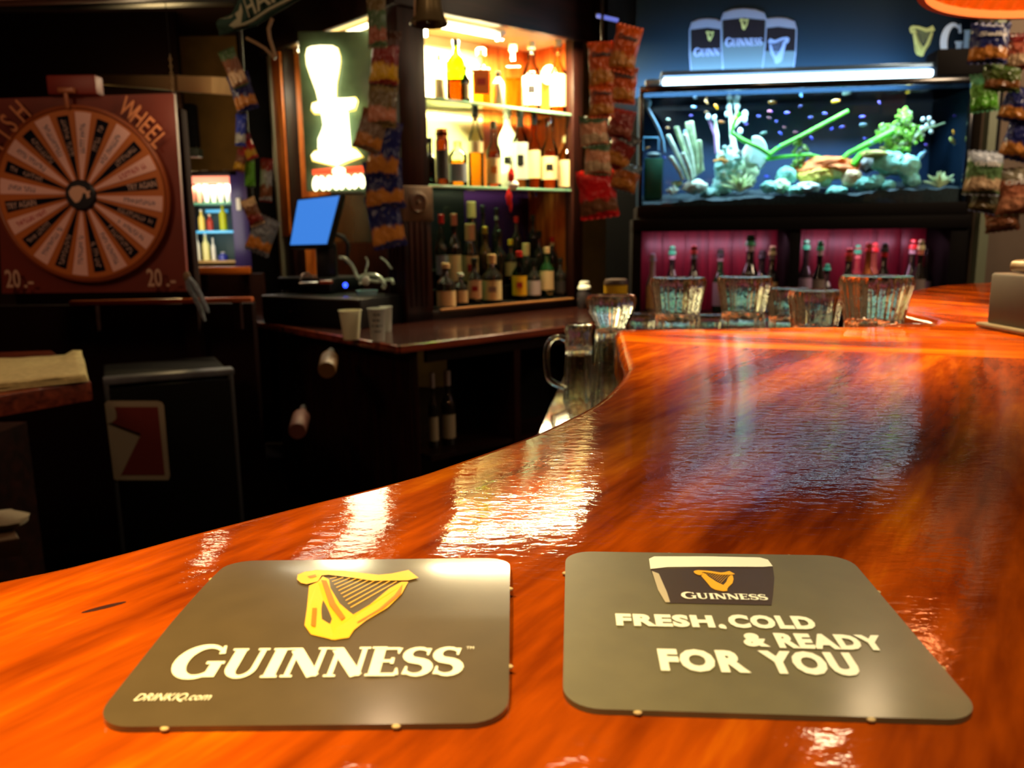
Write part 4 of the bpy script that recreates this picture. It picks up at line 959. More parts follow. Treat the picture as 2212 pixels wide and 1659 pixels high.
bx_ = onY(163, 186, 3.01); tag(B().box(bx_, (.17, .06, .065), 0, .006).out('wooden_block', M('block_red', rgb(110, 30, 18), .5)), 'small red brown wooden block above the prize wheel', 'block')
# hanging chain and straps right of the wheel
ch = T('chain', 'thin chain hanging beside the top right corner of the prize wheel', 'chain', onY(367, 120, 2.94))
B().tube([(0, 0, .004), (0, 0, CEZ-ch.location.z)], .0015, 6).out('cord', BLK, ch)
for i in range(11):
    B().lathe([(.0045, -.0016), (.0062, 0), (.0045, .0016), (.003, 0), (.0045, -.0016)], 10).out('chain_link', M('chain_metal', rgb(130, 104, 74), .35, .8), ch, (0, 0, -.0115*i), (PI/2 if i % 2 else 0, 0 if i % 2 else PI/2, .3))
stp_ = T('strap_pair', 'pair of grey blue straps hanging from the wheel board corner', 'strap', onY(410, 605, 2.9))
for k_, l_ in enumerate(([(404, 603), (408, 622), (420, 642), (432, 664), (443, 694)], [(408, 600), (420, 615), (434, 640), (446, 668), (450, 676)])):
    B().tube([onY(x, y, 2.9-.01*k_)-stp_.location for x, y in l_], [.008, .010, .009, .009, .005], 8).out('strap', M('blue_grey_cloth', rgb(120, 130, 142), .7, var=.3, scale=60), stp_)
B().ell(onY(404, 598, 2.9)-stp_.location, (.014, .01, .02)).out('knot', M('knot_tan', rgb(120, 96, 70), .7), stp_)

# ------------------------------------------------------------------ room beyond, left
# dark screen wall with an opening
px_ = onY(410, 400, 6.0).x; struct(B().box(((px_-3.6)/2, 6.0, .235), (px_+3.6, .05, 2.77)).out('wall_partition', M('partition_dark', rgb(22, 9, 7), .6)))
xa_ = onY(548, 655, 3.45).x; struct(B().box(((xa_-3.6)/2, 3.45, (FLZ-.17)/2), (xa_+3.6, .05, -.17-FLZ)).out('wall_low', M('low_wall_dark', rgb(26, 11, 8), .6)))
pf = onY(412, 420, 3.38); struct(B().box((pf.x-.03, 3.38, (.60+FLZ)/2), (.06, .06, .60-FLZ), 0, .004).out('trim_6', M('upright_red_brown', rgb(26, 9, 6), .9)))
pl_ = onY(572, 420, 4.85)
struct(B().box((pl_.x, 4.85, .25), (.19, .05, 2.76)).out('trim_7', BLK))
for nm_, x0, x1, y_, th, D, m_, lb in (('counter_rail', 424, 541, 584, 16, 4.6, M('lit_orange_rail', rgb(214, 104, 30), .3), 'bright orange wooden rail below the lit display cabinet'), ('counter_rail', 154, 546, 655, 11, 3.32, M('copper_rail', rgb(168, 84, 44), .25, .3), 'long copper coloured rail below the prize wheel')):
    a_, b_ = onY(x0, y_, D), onY(x1, y_-(8 if D < 4 else 0), D)
    t = T(nm_, lb, 'rail', (a_+b_)/2, 0, None); L_ = (b_-a_).length
    B().box((0, 0, 0), (L_, .035, th/F*D), 0, .004, ry=-math.atan2(b_.z-a_.z, b_.x-a_.x)).out('rail_bar', m_, t)
    for xx in (-.4, .4): B().box((xx*L_, .03, -.06), (.03, .03, .12)).out('bracket', DKW, t)
a_, b_ = onY(482, 620, 4.6), onY(482, 700, 4.6); struct(B().box((a_.x, 4.66, (a_.z+b_.z)/2-.2), (.42, .05, .75)).out('trim_8', M('low_panel_brown', rgb(54, 24, 14), .5)))
# cream light fitting seen end-on
a_, b_ = onY(228, 173, 5.7), onY(484, 186, 3.2); dd = b_-a_
lf = T('light_fitting', 'long cream unlit light fitting running back above the prize wheel', 'lamp', (a_+b_)/2, (0, 0, 0))
fq_ = Matrix.Rotation(0, 4, 'X'); b = B().box((0, 0, 0), (.09, dd.length, .062), 0, .006); b.out('fitting_body', M('cream_enamel', rgb(216, 184, 130), .5), lf, rot=dd.to_track_quat('Y', 'Z').to_euler(), smooth=30)
B().box((0, dd.length*.30, 0), (.096, .05, .068), 0, .004).out('joint_band', M('band_brown', rgb(130, 100, 66), .5), lf, rot=dd.to_track_quat('Y', 'Z').to_euler(), smooth=30)
lamp('fitting_light', 'POINT', b_+Vector((-.1, -.35, -.12)), .9, (1, .72, .4), .03)
# lit display cabinet in the far room
dD = 5.2
def dq(x, y, o=0): return onY(x, y, dD+o)
dcn = T('display_cabinet', 'small brightly lit display cabinet of glasses and bottles in the far room', 'display cabinet', dq(455, 570), 0)
o_ = dcn.location
L0, R0_, T_, B_ = dq(408, 478)-o_, dq(503, 478)-o_, dq(455, 382)-o_, dq(455, 572)-o_
wd_, ht_ = R0_.x-L0.x, T_.z-B_.z; mx_, mz_ = (L0.x+R0_.x)/2, (T_.z+B_.z)/2
B().box((mx_, .20, mz_), (wd_, .02, ht_)).out('back_panel', M('display_back', rgb(70, 90, 84), .5), dcn)
B().box((L0.x-.015, .10, mz_), (.03, .22, ht_+.06), 0, .003).out('side', DKV, dcn)
B().box((R0_.x+.055, .10, mz_), (.11, .22, ht_+.06), 0, .003).out('side', M('violet_side', rgb(60, 44, 92), .3), dcn)
B().box((mx_, .10, T_.z+.02), (wd_+.1, .22, .03), 0, .003).out('top_board', DKW, dcn)
B().box((mx_, .02, T_.z-.018), (wd_, .05, .045), 0, .006).out('red_light_strip', M('red_strip_glow', (1, .4, .3), .4, emit=(1, .24, .12), es=1.2), dcn)
shz = []
for y_, m_ in ((440, M('teal_edge', rgb(90, 150, 120), .3)), (501, M('blue_edge_glow', (.1, .4, .6), .3, emit=rgb(60, 160, 210), es=.8)), (455, M('blue_edge_glow')), (566, M('tan_edge', rgb(190, 150, 90), .3))):
    z = (dq(455, y_)-o_).z; shz.append(z)
    if y_ == 455: B().box((mx_, .12, z), (wd_*.5, .02, .02)).out('blue_strip', m_, dcn)
    else: B().box((mx_, .10, z), (wd_-.004, .18, .016), 0, .002).out('shelf', m_, dcn)
PIN = M('display_white', rgb(246, 240, 216), .3, coat=1); PINK = M('display_pink', rgb(240, 150, 120), .3, coat=1)
k_ = 0
for row, (y_, n, x0, x1) in enumerate(((432, 6, 416, 494),)):
    for i in range(n):
        for j in range(2):
            px = x0+(x1-x0)*i/(n-1); p = dq(px, 438, .05+.07*j); hh = .10+.05*j*(i % 3)
            t = T('small_glass', ('front' if j == 0 else 'rear') + ' row glass on the top display shelf, %s from the left' % ('first', 'second', 'third', 'fourth', 'fifth', 'last')[i], 'glass', (p.x, p.y, o_.z+shz[0]+.009), 0, 'glasses on the top shelf of the display cabinet')
            B().lathe([(0, .002), (.014, 0), (.015, .004), (.021, hh), (.018, hh), (.013, .008), (0, .006)], 16).out('glass_body', PINK if (i < 2 and j == 0) else PIN, t); k_ += 1
for px, zi, hw, h, m_, lb in ((418, 1, .017, .15, M('display_blue', rgb(50, 60, 170), .3, coat=1), 'blue bottle on the middle display shelf'), (437, 1, .02, .13, M('display_yellow', rgb(250, 220, 90), .3, coat=1), 'yellow bottle on the middle display shelf'), (455, 1, .02, .10, M('display_red', rgb(190, 60, 40), .4), 'red jar on the middle display shelf'), (484, 1, .024, .17, M('display_lime', rgb(190, 196, 20), .4), 'lime yellow bottle on the middle display shelf'), (423, 3, .018, .17, PIN, 'pale bottle at the left of the bottom display shelf'), (442, 3, .022, .17, M('display_cream', rgb(250, 240, 150), .3, coat=1), 'cream yellow bottle on the bottom display shelf'), (458, 3, .014, .14, PIN, 'slim pale bottle on the bottom display shelf'), (478, 3, .03, .05, M('display_blue'), 'low blue tin on the bottom display shelf')):
    p = dq(px, 500, .07); t = T('display_bottle', lb, 'bottle', (p.x, p.y, o_.z+shz[zi]+.009), 0, 'bottles in the display cabinet')
    B().lathe([(0, .002), (hw, 0), (hw, h*.6), (hw*.4, h*.75), (hw*.36, h*.94), (0, h*.95)], 16).out('glass_body', m_, t)
    B().lathe([(0, h*.9), (hw*.44, h*.9), (hw*.44, h), (0, h)], 12).out('cap', M('display_white'), t)
lamp('display_light', 'AREA', o_+Vector((mx_, .03, T_.z-.04)), 5.5, (1, .93, .8), .35, o_+Vector((mx_, .10, B_.z)), sy=.05)
lamp('display_light_low', 'AREA', o_+Vector((mx_, -.25, mz_)), 1.6, (1, .9, .75), .3, o_+Vector((mx_, .10, mz_-.05)), sy=.5)
vl = onY(516, 441, 5.185); tag(B().box(vl, (.030, .02, .075), 0, .006).out('light_switch', M('switch_white', rgb(224, 214, 190), .4)), 'small white switch right of the lit display cabinet', 'switch')
spk = onY(415, 272, 4.9); t = T('wall_speaker', 'slim black speaker high on the ochre wall left of the doorway', 'speaker', spk)
B().box((0, 0, 0), (.06, .08, .24), 0, .01).out('speaker_case', BLK, t); B().box((0, 0, -.15), (.075, .09, .05), 0, .008).out('speaker_bracket', M('bracket_green', rgb(52, 56, 44), .5), t)

# ------------------------------------------------------------------ strips of crisp bags
BK = [0]
def bag(px0, py0, px1, py1, D, cols, lab, grp, tilt=0.0, yaw=0.0, name='crisp_bag', text=None, tcol=None, crease=0, ts=.8, ty=.18):
    a_, b_ = onY(px0, py0, D), onY(px1, py1, D); w = abs(b_.x-a_.x); h = abs(a_.z-b_.z); c_ = (a_+b_)/2
    k = BK[0]; BK[0] += 1
    t = T(name, lab, 'crisp bag', c_, (0, tilt, yaw), grp)
    nx, nz = 10, 14; b = B(); fr_ = {}
    thick = min(.045, w*.34)
    for sd in (-1, 1):
        for i in range(nx+1):
            for j in range(nz+1):
                x = -1+2*i/nx; z = -1+2*j/nz
                q = max(0, 1-abs(x)**2.6)*max(0, 1-abs(z)**3.5)
                e = thick/2*(q**.6)*(1+.38*mn.noise(Vector((x*1.6+k*3, z*2.0, sd*5))))
                xx = x*w/2*(1-.07*(1-abs(z)**4)+.0) + .03*w*mn.noise(Vector((k, z*2.2, 1)))
                if crease and abs(z-.1) < .2: xx *= .9
                fr_[sd, i, j] = b.bm.verts.new((xx, sd*e, z*h/2*.93+.012*h*mn.noise(Vector((x*2, k, 3)))))
    for sd in (-1, 1):
        for i in range(nx):
            for j in range(nz):
                q = [fr_[sd, i, j], fr_[sd, i+1, j], fr_[sd, i+1, j+1], fr_[sd, i, j+1]]
                b.bm.faces.new(q if sd < 0 else q[::-1])
    bmesh.ops.remove_doubles(b.bm, verts=b.bm.verts, dist=1e-5)
    m_ = bagmat(cols[0], cols[1], cols[2], k)
    body = b.out('bag_body', m_, t, smooth=80)
    sm_ = M('seal_%s_%d' % ('foil', k), cols[2], .3, .2)
    for s_ in (-1, 1):      # crimped seals
        q = B(); n = 12; z0 = s_*h/2*.925; z1 = s_*h/2
        vs = [[q.bm.verts.new((w/2*(-1+2*i/n)*.97, .003*(-1)**i, z+.002*(-1)**i*(1 if z == z1 else 0))) for i in range(n+1)] for z in (z0, z1)]
        for i in range(n): q.bm.faces.new((vs[0][i], vs[0][i+1], vs[1][i+1], vs[1][i]))
        so_ = q.out('crimped_seal', sm_, t, smooth=0)
    if text:
        o = txt(text, .02, tcol, body, fit=(-w*.5*ts, -h*.055, w*.5*ts, h*.055), offset=.0008, shear=.15, rot=(PI/2, 0, 0), loc=(0, -.001, h*ty))
        for v in o.data.vertices:       # lay the print on the bag's bulging face
            x = v.co.x/(w/2); z = (v.co.y+h*ty)/(h/2*.93)
            e = thick/2*((max(0, 1-abs(x)**2.6)*max(0, 1-abs(z)**3.5))**.6); v.co.z = e*1.24+.001
        g_ = B()
    return t
def strip(px, y0, y1, D, lab):
    a_, b_ = onY(px, y0, D), onY(px, y1, D); a_.z = CEZ; a_.x = b_.x
    o = B().box((a_+b_)/2+Vector((0, .035, 0)), (.012, .003, (a_.z-b_.z))).out('hanging_strip', M('strip_plastic', rgb(26, 23, 22), .5)); tag(o, lab, 'display strip')
OR_ = rgb(206, 84, 22); PCH = rgb(222, 150, 110); GRB = rgb(70, 96, 60); NAV = rgb(26, 32, 92); GLD = rgb(196, 124, 50); RED = rgb(200, 30, 30); DRD = rgb(130, 34, 26); BRN = rgb(120, 74, 46); OLV = rgb(110, 92, 58); SIL = rgb(150, 156, 160); YEL = rgb(206, 160, 30); WHB = rgb(200, 205, 200); LGN = rgb(100, 180, 50); CRE = rgb(214, 180, 140)
TXD = M('dark_bag_letters', rgb(30, 24, 24), .4); TXW = M('white_bag_letters', rgb(214, 208, 200), .4)
gA = 'crisp bags on the strip left of the sign bay'; gB = 'crisp bags on the strip at the cabinet corner'; gC = 'crisp bags on the strip beside the aquarium'; gD = 'crisp bags hanging right of the aquarium'
D_ = 2.92
for a in ((482, 104, 526, 190, (BRN, CRE, GRB), 'brown and green crisp bag at the top of the far left strip', -.35), (496, 158, 552, 240, (NAV, GLD, NAV), 'dark navy crisp bag with golden crisps below the brown one', -.25), (506, 246, 534, 316, (rgb(30, 60, 190), WHB, rgb(30, 60, 190)), 'small vivid blue crisp bag on the far left strip', .1),
          (522, 290, 552, 345, (RED, YEL, DRD), 'red and yellow crisp bag on the far left strip', -.3), (506, 322, 534, 372, (BRN, YEL, DRD), 'small brown yellow bag left of the green one', .3), (525, 328, 554, 404, (LGN, LGN, GRB), 'bright green crisp bag on the far left strip', .05), (558, 342, 592, 436, (SIL, BRN, DRD), 'grey and brown crisp bag right of the bright green one', .1),
          (526, 428, 564, 488, (BRN, DRD, CRE), 'brown crisp bag with pale top near the lower end of the far left strip', -.35), (536, 466, 598, 550, (rgb(120, 128, 138), GLD, rgb(110, 114, 124)), 'grey blue crisp bag with golden bottom at the lower end of the far left strip', .42)):
    bag(*a[:4], D_, a[4], a[5], gA, tilt=a[6]); D_ += .022
strip(545, 96, 545, 2.98, 'x') if False else strip(545, 96, 540, 3.14, 'dark plastic strip holding the far left row of crisp bags')
D_ = 3.34
for a in ((790, -8, 838, 104, (GRB, rgb(150, 84, 60), OLV), 'olive green crisp bag at the top of the corner strip', 0), (797, 66, 866, 186, (rgb(128, 34, 26), YEL, rgb(70, 40, 26)), 'dark red crisp bag with yellow lettering band on the corner strip', .12), (790, 168, 862, 274, (OLV, rgb(190, 120, 90), rgb(120, 100, 50)), 'olive and peach crisp bag in the middle of the corner strip', .1),
          (768, 238, 836, 328, (rgb(120, 96, 78), GLD, BRN), 'grey brown crisp bag with orange picture on the corner strip', .35), (790, 262, 868, 388, (NAV, GLD, NAV), 'upper navy crisp bag with golden crisps on the corner strip', .15), (783, 346, 876, 452, (NAV, GLD, rgb(40, 46, 104)), 'middle navy crisp bag with shiny top on the corner strip', -.06), (792, 420, 874, 536, (NAV, GLD, NAV), 'lowest navy crisp bag on the corner strip', -.16)):
    bag(*a[:4], D_, a[4], a[5], gB, tilt=a[6], yaw=-.1); D_ += .02
strip(828, -20, 470, 3.52, 'dark plastic strip holding the crisp bags at the cabinet corner')
D_ = 3.42
for i, a in enumerate(((1321, 54, 1380, 158, (OR_, GLD, OR_), 'orange crisp bag topmost and rightmost on the strip by the aquarium', .22, 'Doritos'), (1270, 90, 1326, 192, (OR_, GLD, OR_), 'orange crisp bag topmost in the left column by the aquarium', -.05, 'Doritos'), (1272, 182, 1328, 254, (rgb(180, 74, 24), GLD, OR_), 'orange crisp bag second in the left column by the aquarium', 0, 'Doritos'),
          (1316, 144, 1376, 224, (OR_, GLD, rgb(150, 60, 20)), 'orange crisp bag second in the right column by the aquarium', .1, 'Doritos'), (1252, 248, 1314, 316, (PCH, CRE, GRB), 'peach crisp bag with green top in the left column by the aquarium', -.1, None), (1312, 236, 1370, 300, (DRD, rgb(150, 80, 60), DRD), 'dark red crisp bag in the right column by the aquarium', .2, None),
          (1262, 306, 1324, 378, (PCH, CRE, GRB), 'lower peach and green crisp bag in the left column by the aquarium', .05, None), (1310, 284, 1370, 368, (DRD, GLD, rgb(60, 60, 60)), 'red brown crisp bag below the dark red one by the aquarium', .45, None), (1322, 352, 1380, 414, (rgb(170, 90, 30), GLD, rgb(90, 110, 120)), 'orange crisp bag lowest in the right column by the aquarium', .3, None), (1248, 366, 1334, 472, (rgb(214, 24, 26), BRN, rgb(214, 24, 26)), 'bright red crisp bag at the bottom of the strip by the aquarium', -.12, None))):
    bag(*a[:4], D_, a[4], a[5], gC, tilt=a[6], yaw=.05, text=a[7], tcol=TXD, ts=.7, ty=.22); D_ += .008
strip(1300, 30, 474, 3.535, 'dark plastic strip holding the crisp bags beside the aquarium')
D_ = 3.0
for a in ((2098, 50, 2175, 138, (NAV, GLD, NAV), 'navy crisp bag with pale script at the top right', .02, 'Sella'), (2176, 72, 2240, 150, (rgb(190, 96, 70), CRE, DRD), 'salmon red crisp bag at the right edge of the frame', 0, None), (2124, 136, 2204, 198, (rgb(76, 92, 34), rgb(120, 72, 30), rgb(80, 110, 50)), 'olive green crisp bag below the navy one', .05, None),
          (2100, 158, 2152, 242, (rgb(100, 160, 60), LGN, rgb(90, 170, 120)), 'bright green crisp bag at the left of the right-hand group', -.1, None), (2168, 190, 2240, 268, (NAV, GLD, NAV), 'upper navy crisp bag at the right frame edge', .3, None), (2172, 258, 2240, 348, (NAV, GLD, NAV), 'lower navy crisp bag at the right frame edge', .25, None),
          (2090, 326, 2160, 422, (rgb(96, 130, 80), CRE, rgb(190, 200, 214)), 'white and green crisp bag hanging just right of the aquarium', .06, 'Grillie'), (2156, 362, 2240, 464, (rgb(186, 112, 80), PCH, rgb(120, 110, 84)), 'salmon and green crisp bag at the lower right of the group', -.06, 'Grillie'), (2100, 404, 2158, 460, (rgb(84, 84, 66), OLV, rgb(130, 140, 190)), 'small olive bag with pale blue top below the white and green one', .2, None), (2130, 452, 2200, 500, (rgb(150, 92, 60), BRN, DRD), 'brown crisp bag at the very bottom of the right-hand group', -.12, None)):
    bag(*a[:4], D_, a[4], a[5], gD, tilt=a[6], yaw=-.1, text=a[7], tcol=TXW, ts=.7, ty=.2); D_ += .014
strip(2150, 40, 480, 3.16, 'dark plastic strip holding the right-hand group of crisp bags')

# ------------------------------------------------------------------ bell at the cabinet corner
bc = onY(927, 54, 2.75)
bell = T('hanging_bell', 'large dull brass bell hanging at the top beside the cabinet corner post', 'bell', bc)
kb = 2.75/F
B().lathe([(38*kb, 0), (39*kb, 2*kb), (34*kb, 12*kb), (27*kb, 30*kb), (24*kb, 60*kb), (20*kb, 78*kb), (10*kb, 88*kb), (0, 90*kb), (0, 86*kb), (8*kb, 84*kb), (17*kb, 75*kb), (21*kb, 58*kb), (24*kb, 30*kb), (31*kb, 12*kb), (38*kb, 0)], 36).out('bell_body', M('bell_bronze', rgb(112, 94, 62), .35, .6, bump=.001, scale=20), bell)
B().tube([(0, 0, 84*kb), (0, 0, 20*kb)], .004, 8).ell((0, 0, 12*kb), (.012, .012, .014)).out('clapper', M('bell_bronze'), bell)
B().tube([(0, 0, 88*kb), (0, 0, 300*kb)], .007, 8).out('hanger', DKW, bell)
B().tube([(-22*kb, -.03, 100*kb), (-26*kb, -.03, 30*kb), (-27*kb, -.03, -4*kb)], .003, 8).out('pull_cord', M('tan_cord', rgb(170, 130, 96), .6), bell)

# ------------------------------------------------------------------ green festive banner, top left
bn0 = onY(590, 30, 2.5)
bn = T('pub_banner', 'green cloth banner with white border and lettering under the ceiling', 'banner', bn0)
bp_ = [onY(x, y, 2.5)-bn0 for x, y in ((470, 78), (508, 66), (536, 62), (552, 56), (590, 30), (640, 6), (700, -24))]
bt_ = [onY(x, y, 2.5)-bn0 for x, y in ((470, 40), (500, 30), (516, 4), (530, -14), (560, -32), (610, -60), (680, -100))]
b = B(); rows = 8; g_ = []
for i in range(len(bp_)):
    g_.append([b.bm.verts.new(bp_[i].lerp(bt_[i], j/rows)+Vector((0, .012*math.sin(i*2.1+j*.9), 0))) for j in range(rows+1)])
for i in range(len(bp_)-1):
    for j in range(rows): b.bm.faces.new((g_[i][j], g_[i+1][j], g_[i+1][j+1], g_[i][j+1]))
bo = b.out('cloth', M('banner_green', rgb(20, 52, 40), .8), bn, smooth=80); so = bo.modifiers.new('t', 'SOLIDIFY'); so.thickness = .002
BWT = M('banner_white', rgb(150, 150, 124), .8)
b = B(); bd = [bp_[i].lerp(bt_[i], .12)+Vector((0, -.016, 0)) for i in range(1, len(bp_))]
b.tube(bd, .0045, 6).out('border_line', BWT, bn)
bn_t = txt('HAPPY', .1, BWT, bn, rot=(PI/2, 0, 0), offset=.001)
xs = [v.co.x for v in bn_t.data.vertices]; x0_, x1_ = min(xs), max(xs)
ys = [v.co.y for v in bn_t.data.vertices]; y0_, y1_ = min(ys), max(ys)
for v in bn_t.data.vertices:    # follow the drooping cloth
    s_ = (v.co.x-x0_)/(x1_-x0_)*3.2+2.7; i = min(int(s_), 5); f_ = s_-i; u_ = .24+.6*(v.co.y-y0_)/(y1_-y0_)
    p = bp_[i].lerp(bp_[i+1], min(f_, 1)).lerp(bt_[i].lerp(bt_[i+1], min(f_, 1)), u_); v.co = Vector((p.x, p.z, .018))
q = B(); e0 = [onY(x, y, 2.48)-bn0 for x, y in ((498, 38), (516, 22), (520, 6), (524, 24), (520, 54), (505, 58), (494, 56), (504, 46), (512, 40), (508, 30), (488, 40), (470, 40))]
q.bm.faces.new([q.bm.verts.new(p) for p in e0]); q.out('banner_emblem', BWT, bn, smooth=0)
cw = T('lamp_cable', 'pale cable looping down from the banner to the sign bay corner', 'cable', onY(592, 120, 2.9))
B().tube([onY(x, y, 2.9)-cw.location for x, y in ((588, 40), (580, 62), (583, 84), (590, 105), (596, 125))], .006, 8).out('cable_run', M('cable_tan', rgb(128, 100, 70), .5), cw)
B().tube([onY(x, y, 2.92)-cw.location for x, y in ((532, 82), (552, 92), (572, 104), (588, 120), (594, 128))], .005, 8).out('cable_run', M('cable_tan'), cw)

# ------------------------------------------------------------------ pendant lamp over the bar, top right
lp0 = Vector((.84, 1.2, 0))
R0 = .25; LZ = .452
lpn = T('pendant_lamp', 'wide copper pendant lamp with ribbed glowing orange inside at the top right', 'lamp', (lp0.x, 1.20, LZ))
OUT = M('copper_shade', rgb(150, 74, 40), .25, .8)
B().lathe([(R0, 0), (R0*.92, .035), (R0*.70, .10), (R0*.42, .15), (R0*.2, .175), (.03, .18), (.03, .20), (0, .20)], 64).out('shade_outer', OUT, lpn)
INN = M('copper_inside', rgb(240, 130, 40), .35, .45)
B().lathe([(R0*.985, .002), (R0*.90, .036), (R0*.68, .097), (R0*.40, .146), (R0*.18, .17), (0, .172)], 192, flute=.09, nf=48, f0=.01, f1=.16).out('ribbed_inside', INN, lpn, smooth=60)
B().lathe([(R0*.97, -.005), (R0*1.01, -.005), (R0*1.02, .003), (R0*1.0, .011), (R0*.96, .006), (R0*.97, -.005)], 72).out('rim', M('rim_highlight_copper', rgb(250, 180, 140), .35, .2), lpn)  # pale colour stands for the bright highlight along the rim
B().ell((0, 0, .095), (.03, .03, .042)).out('bulb', M('bulb_glow', (1, 1, 1), .5, emit=(1, .6, .22), es=22), lpn)
B().lathe([(0, .13), (.02, .13), (.02, .18), (0, .18)], 20).out('socket', BRS, lpn)
B().tube([(0, 0, .19), (0, 0, CEZ-LZ)], .005, 8).out('cord', BLK, lpn)
lamp('pendant_bulb', 'POINT', (lp0.x, 1.20, LZ+.06), 6.0, (1, .52, .18), .035)

# ------------------------------------------------------------------ aquarium and its cabinet
TZ0, TZ1, TDP = .215, .735, .42
def tbx(name, par, a0, a1, d0, d1, z0, z1, m, bev=.003):
    return B().box(((a0+a1)/2, (d0+d1)/2, (z0+z1)/2), (a1-a0, d1-d0, z1-z0), 0, bev).out(name, m, par)
tank = T('aquarium', 'long lit aquarium with black frame standing on the cabinet at the back', 'aquarium', T0, TA)
WG = tint('tank_glass', (.96, .985, 1.0), 1.33, .0)
tbx('front_pane', tank, .012, TWD-.012, .004, .010, TZ0, TZ1, WG, 0)
tbx('back_pane', tank, .0, TWD, TDP-.012, TDP, TZ0, TZ1, M('navy_back_film', rgb(20, 50, 84), .7))
for x_ in (0, TWD-.012): tbx('end_pane', tank, x_, x_+.012, .010, TDP-.012, TZ0, TZ1, M('navy_end_film', rgb(9, 24, 38), .5))
tbx('bottom_frame', tank, -.012, TWD+.012, -.008, TDP+.01, TZ0-.055, TZ0+.0, BLK)
tbx('top_frame', tank, -.006, TWD+.006, -.006, .016, TZ1-.028, TZ1, BLKG)
tbx('top_frame', tank, -.006, TWD+.006, TDP-.02, TDP, TZ1-.028, TZ1, BLKG)
for x_ in (-.006, TWD-.012): tbx('corner_frame', tank, x_, x_+.018, -.004, .014, TZ0, TZ1-.028, M('frame_blue_black', rgb(10, 20, 34), .2))
# water line surface
tbx('water', tank, .014, TWD-.014, .012, TDP-.014, TZ1-.05, TZ1-.046, tint('water_surface', (.93, .98, 1), 1.2, .05), 0)
# gravel bed with a gentle slope
b = B(); NX, NY = 70, 14; gv = []
for i in range(NX+1):
    gv.append([])
    for j in range(NY+1):
        a = .014+(TWD-.028)*i/NX; d = .013+(TDP-.028)*j/NY
        z = TZ0+.012+.05*(i/NX)+.018*math.sin(i/NX*PI)*0+.05*j/NY+.010*mn.noise(Vector((a*30, d*30, 1)))+.01*mn.noise(Vector((a*6, d*6, 4)))
        gv[-1].append(b.bm.verts.new((a, d, z)))
for i in range(NX):
    for j in range(NY): b.bm.faces.new((gv[i][j], gv[i+1][j], gv[i+1][j+1], gv[i][j+1]))
for i in range(NX):
    q = gv[i][0], gv[i+1][0]; w_ = [b.bm.verts.new((v.co.x, v.co.y, TZ0)) for v in q]; b.bm.faces.new((w_[0], w_[1], q[1], q[0]))
stuff(b.out('gravel_bed', M('dark_gravel', rgb(40, 56, 60), .7, var=.6, scale=140, bump=.003), tank, smooth=0))
def gz(a, d): return TZ0+.012+.05*(a/TWD)+.05*d/TDP
# light bar on top
lb0 = tk(1432, 186, .05); lb1 = tk(2012, 163, .05)
aq = T('aquarium_light', 'long glowing blue white light bar on top of the aquarium', 'lamp', T0, TA)
ax0, ax1 = (lb0-T0).dot(TX), (lb1-T0).dot(TX)
B().box(((ax0+ax1)/2, .05, TZ1+.022), (ax1-ax0, .05, .028), 0, .006).out('light_strip', M('cool_strip_glow', (1, 1, 1), .4, emit=(.58, .82, 1.0), es=6), aq)
B().box(((ax0+ax1)/2, .085, TZ1+.055), (ax1-ax0+.02, .11, .022), 0, .006).out('housing', M('blue_grey_housing', rgb(90, 120, 150), .25, .4), aq)
B().box((ax0-.045, .05, TZ1+.018), (.07, .07, .030), 0, .008).out('end_clamp', M('pale_blue_clamp', rgb(110, 140, 160), .2, coat=1), aq)
B().box((ax1+.10, .08, TZ1+.06), (.19, .14, .11), 0, .008).out('control_box', BLK, aq)
lamp('aquarium_glow', 'AREA', TW((ax0+ax1)/2, .10, TZ1-.035), 28, (.60, .85, 1.0), ax1-ax0, TW((ax0+ax1)/2, .16, TZ0), sy=.12)
lamp('aquarium_up_glow', 'AREA', TW((ax0+ax1)/2-.05, .40, TZ1+.01), 16.0, (.32, .68, 1.0), ax1-ax0+.2, TW((ax0+ax1)/2-.05, .52, TZ1+.12), sy=.03)
# cabinet with bottle niches below
nc = T('niche_cabinet', 'dark cabinet under the aquarium with two lit niches of cherry coloured boards', 'cabinet', T0, TA)
NZ1 = (tk(1700, 497)-T0).z; NZ0 = BZ+.02
tbx('top_board', nc, -.03, TWD+.03, -.02, .46, NZ1, TZ0-.056, BLK)
tbx('bottom_board', nc, -.03, TWD+.03, -.06, .46, BZ-.03, NZ0, DKW)
dv = (tk(1716, 560)-T0).dot(TX)
tbx('divider', nc, dv-.024, dv+.024, -.005, .30, NZ0, NZ1, BLK)
tbx('side_board', nc, -.03, .012, -.005, .46, NZ0, NZ1, BLK)
tbx('side_board', nc, TWD-.045, TWD+.03, -.005, .46, NZ0, NZ1, BLK)
nb_ = 12
for i in range(nb_):
    a0 = .012+(TWD-.057)*i/nb_; a1 = .012+(TWD-.057)*(i+1)/nb_
    tbx('back_board', nc, a0+.001, a1-.001, .27+.0012*(i % 2), .285, NZ0, NZ1, PUR, .0015)
tbx('back_closure', nc, -.02, TWD+.02, .287, .30, NZ0, NZ1, BLK)
B().box((TWD/2, -.10, (FLZ+BZ-.03)/2), (TWD, .02, BZ-.03-FLZ)).out('base_front', DKW, nc)
for x_ in (dv*.5, dv+(TWD-dv)*.42): lamp('niche_light', 'AREA', TW(x_, .09, NZ1-.02), 1.3, (1, .52, .78), .62, TW(x_, .20, NZ0+.1), sy=.04)
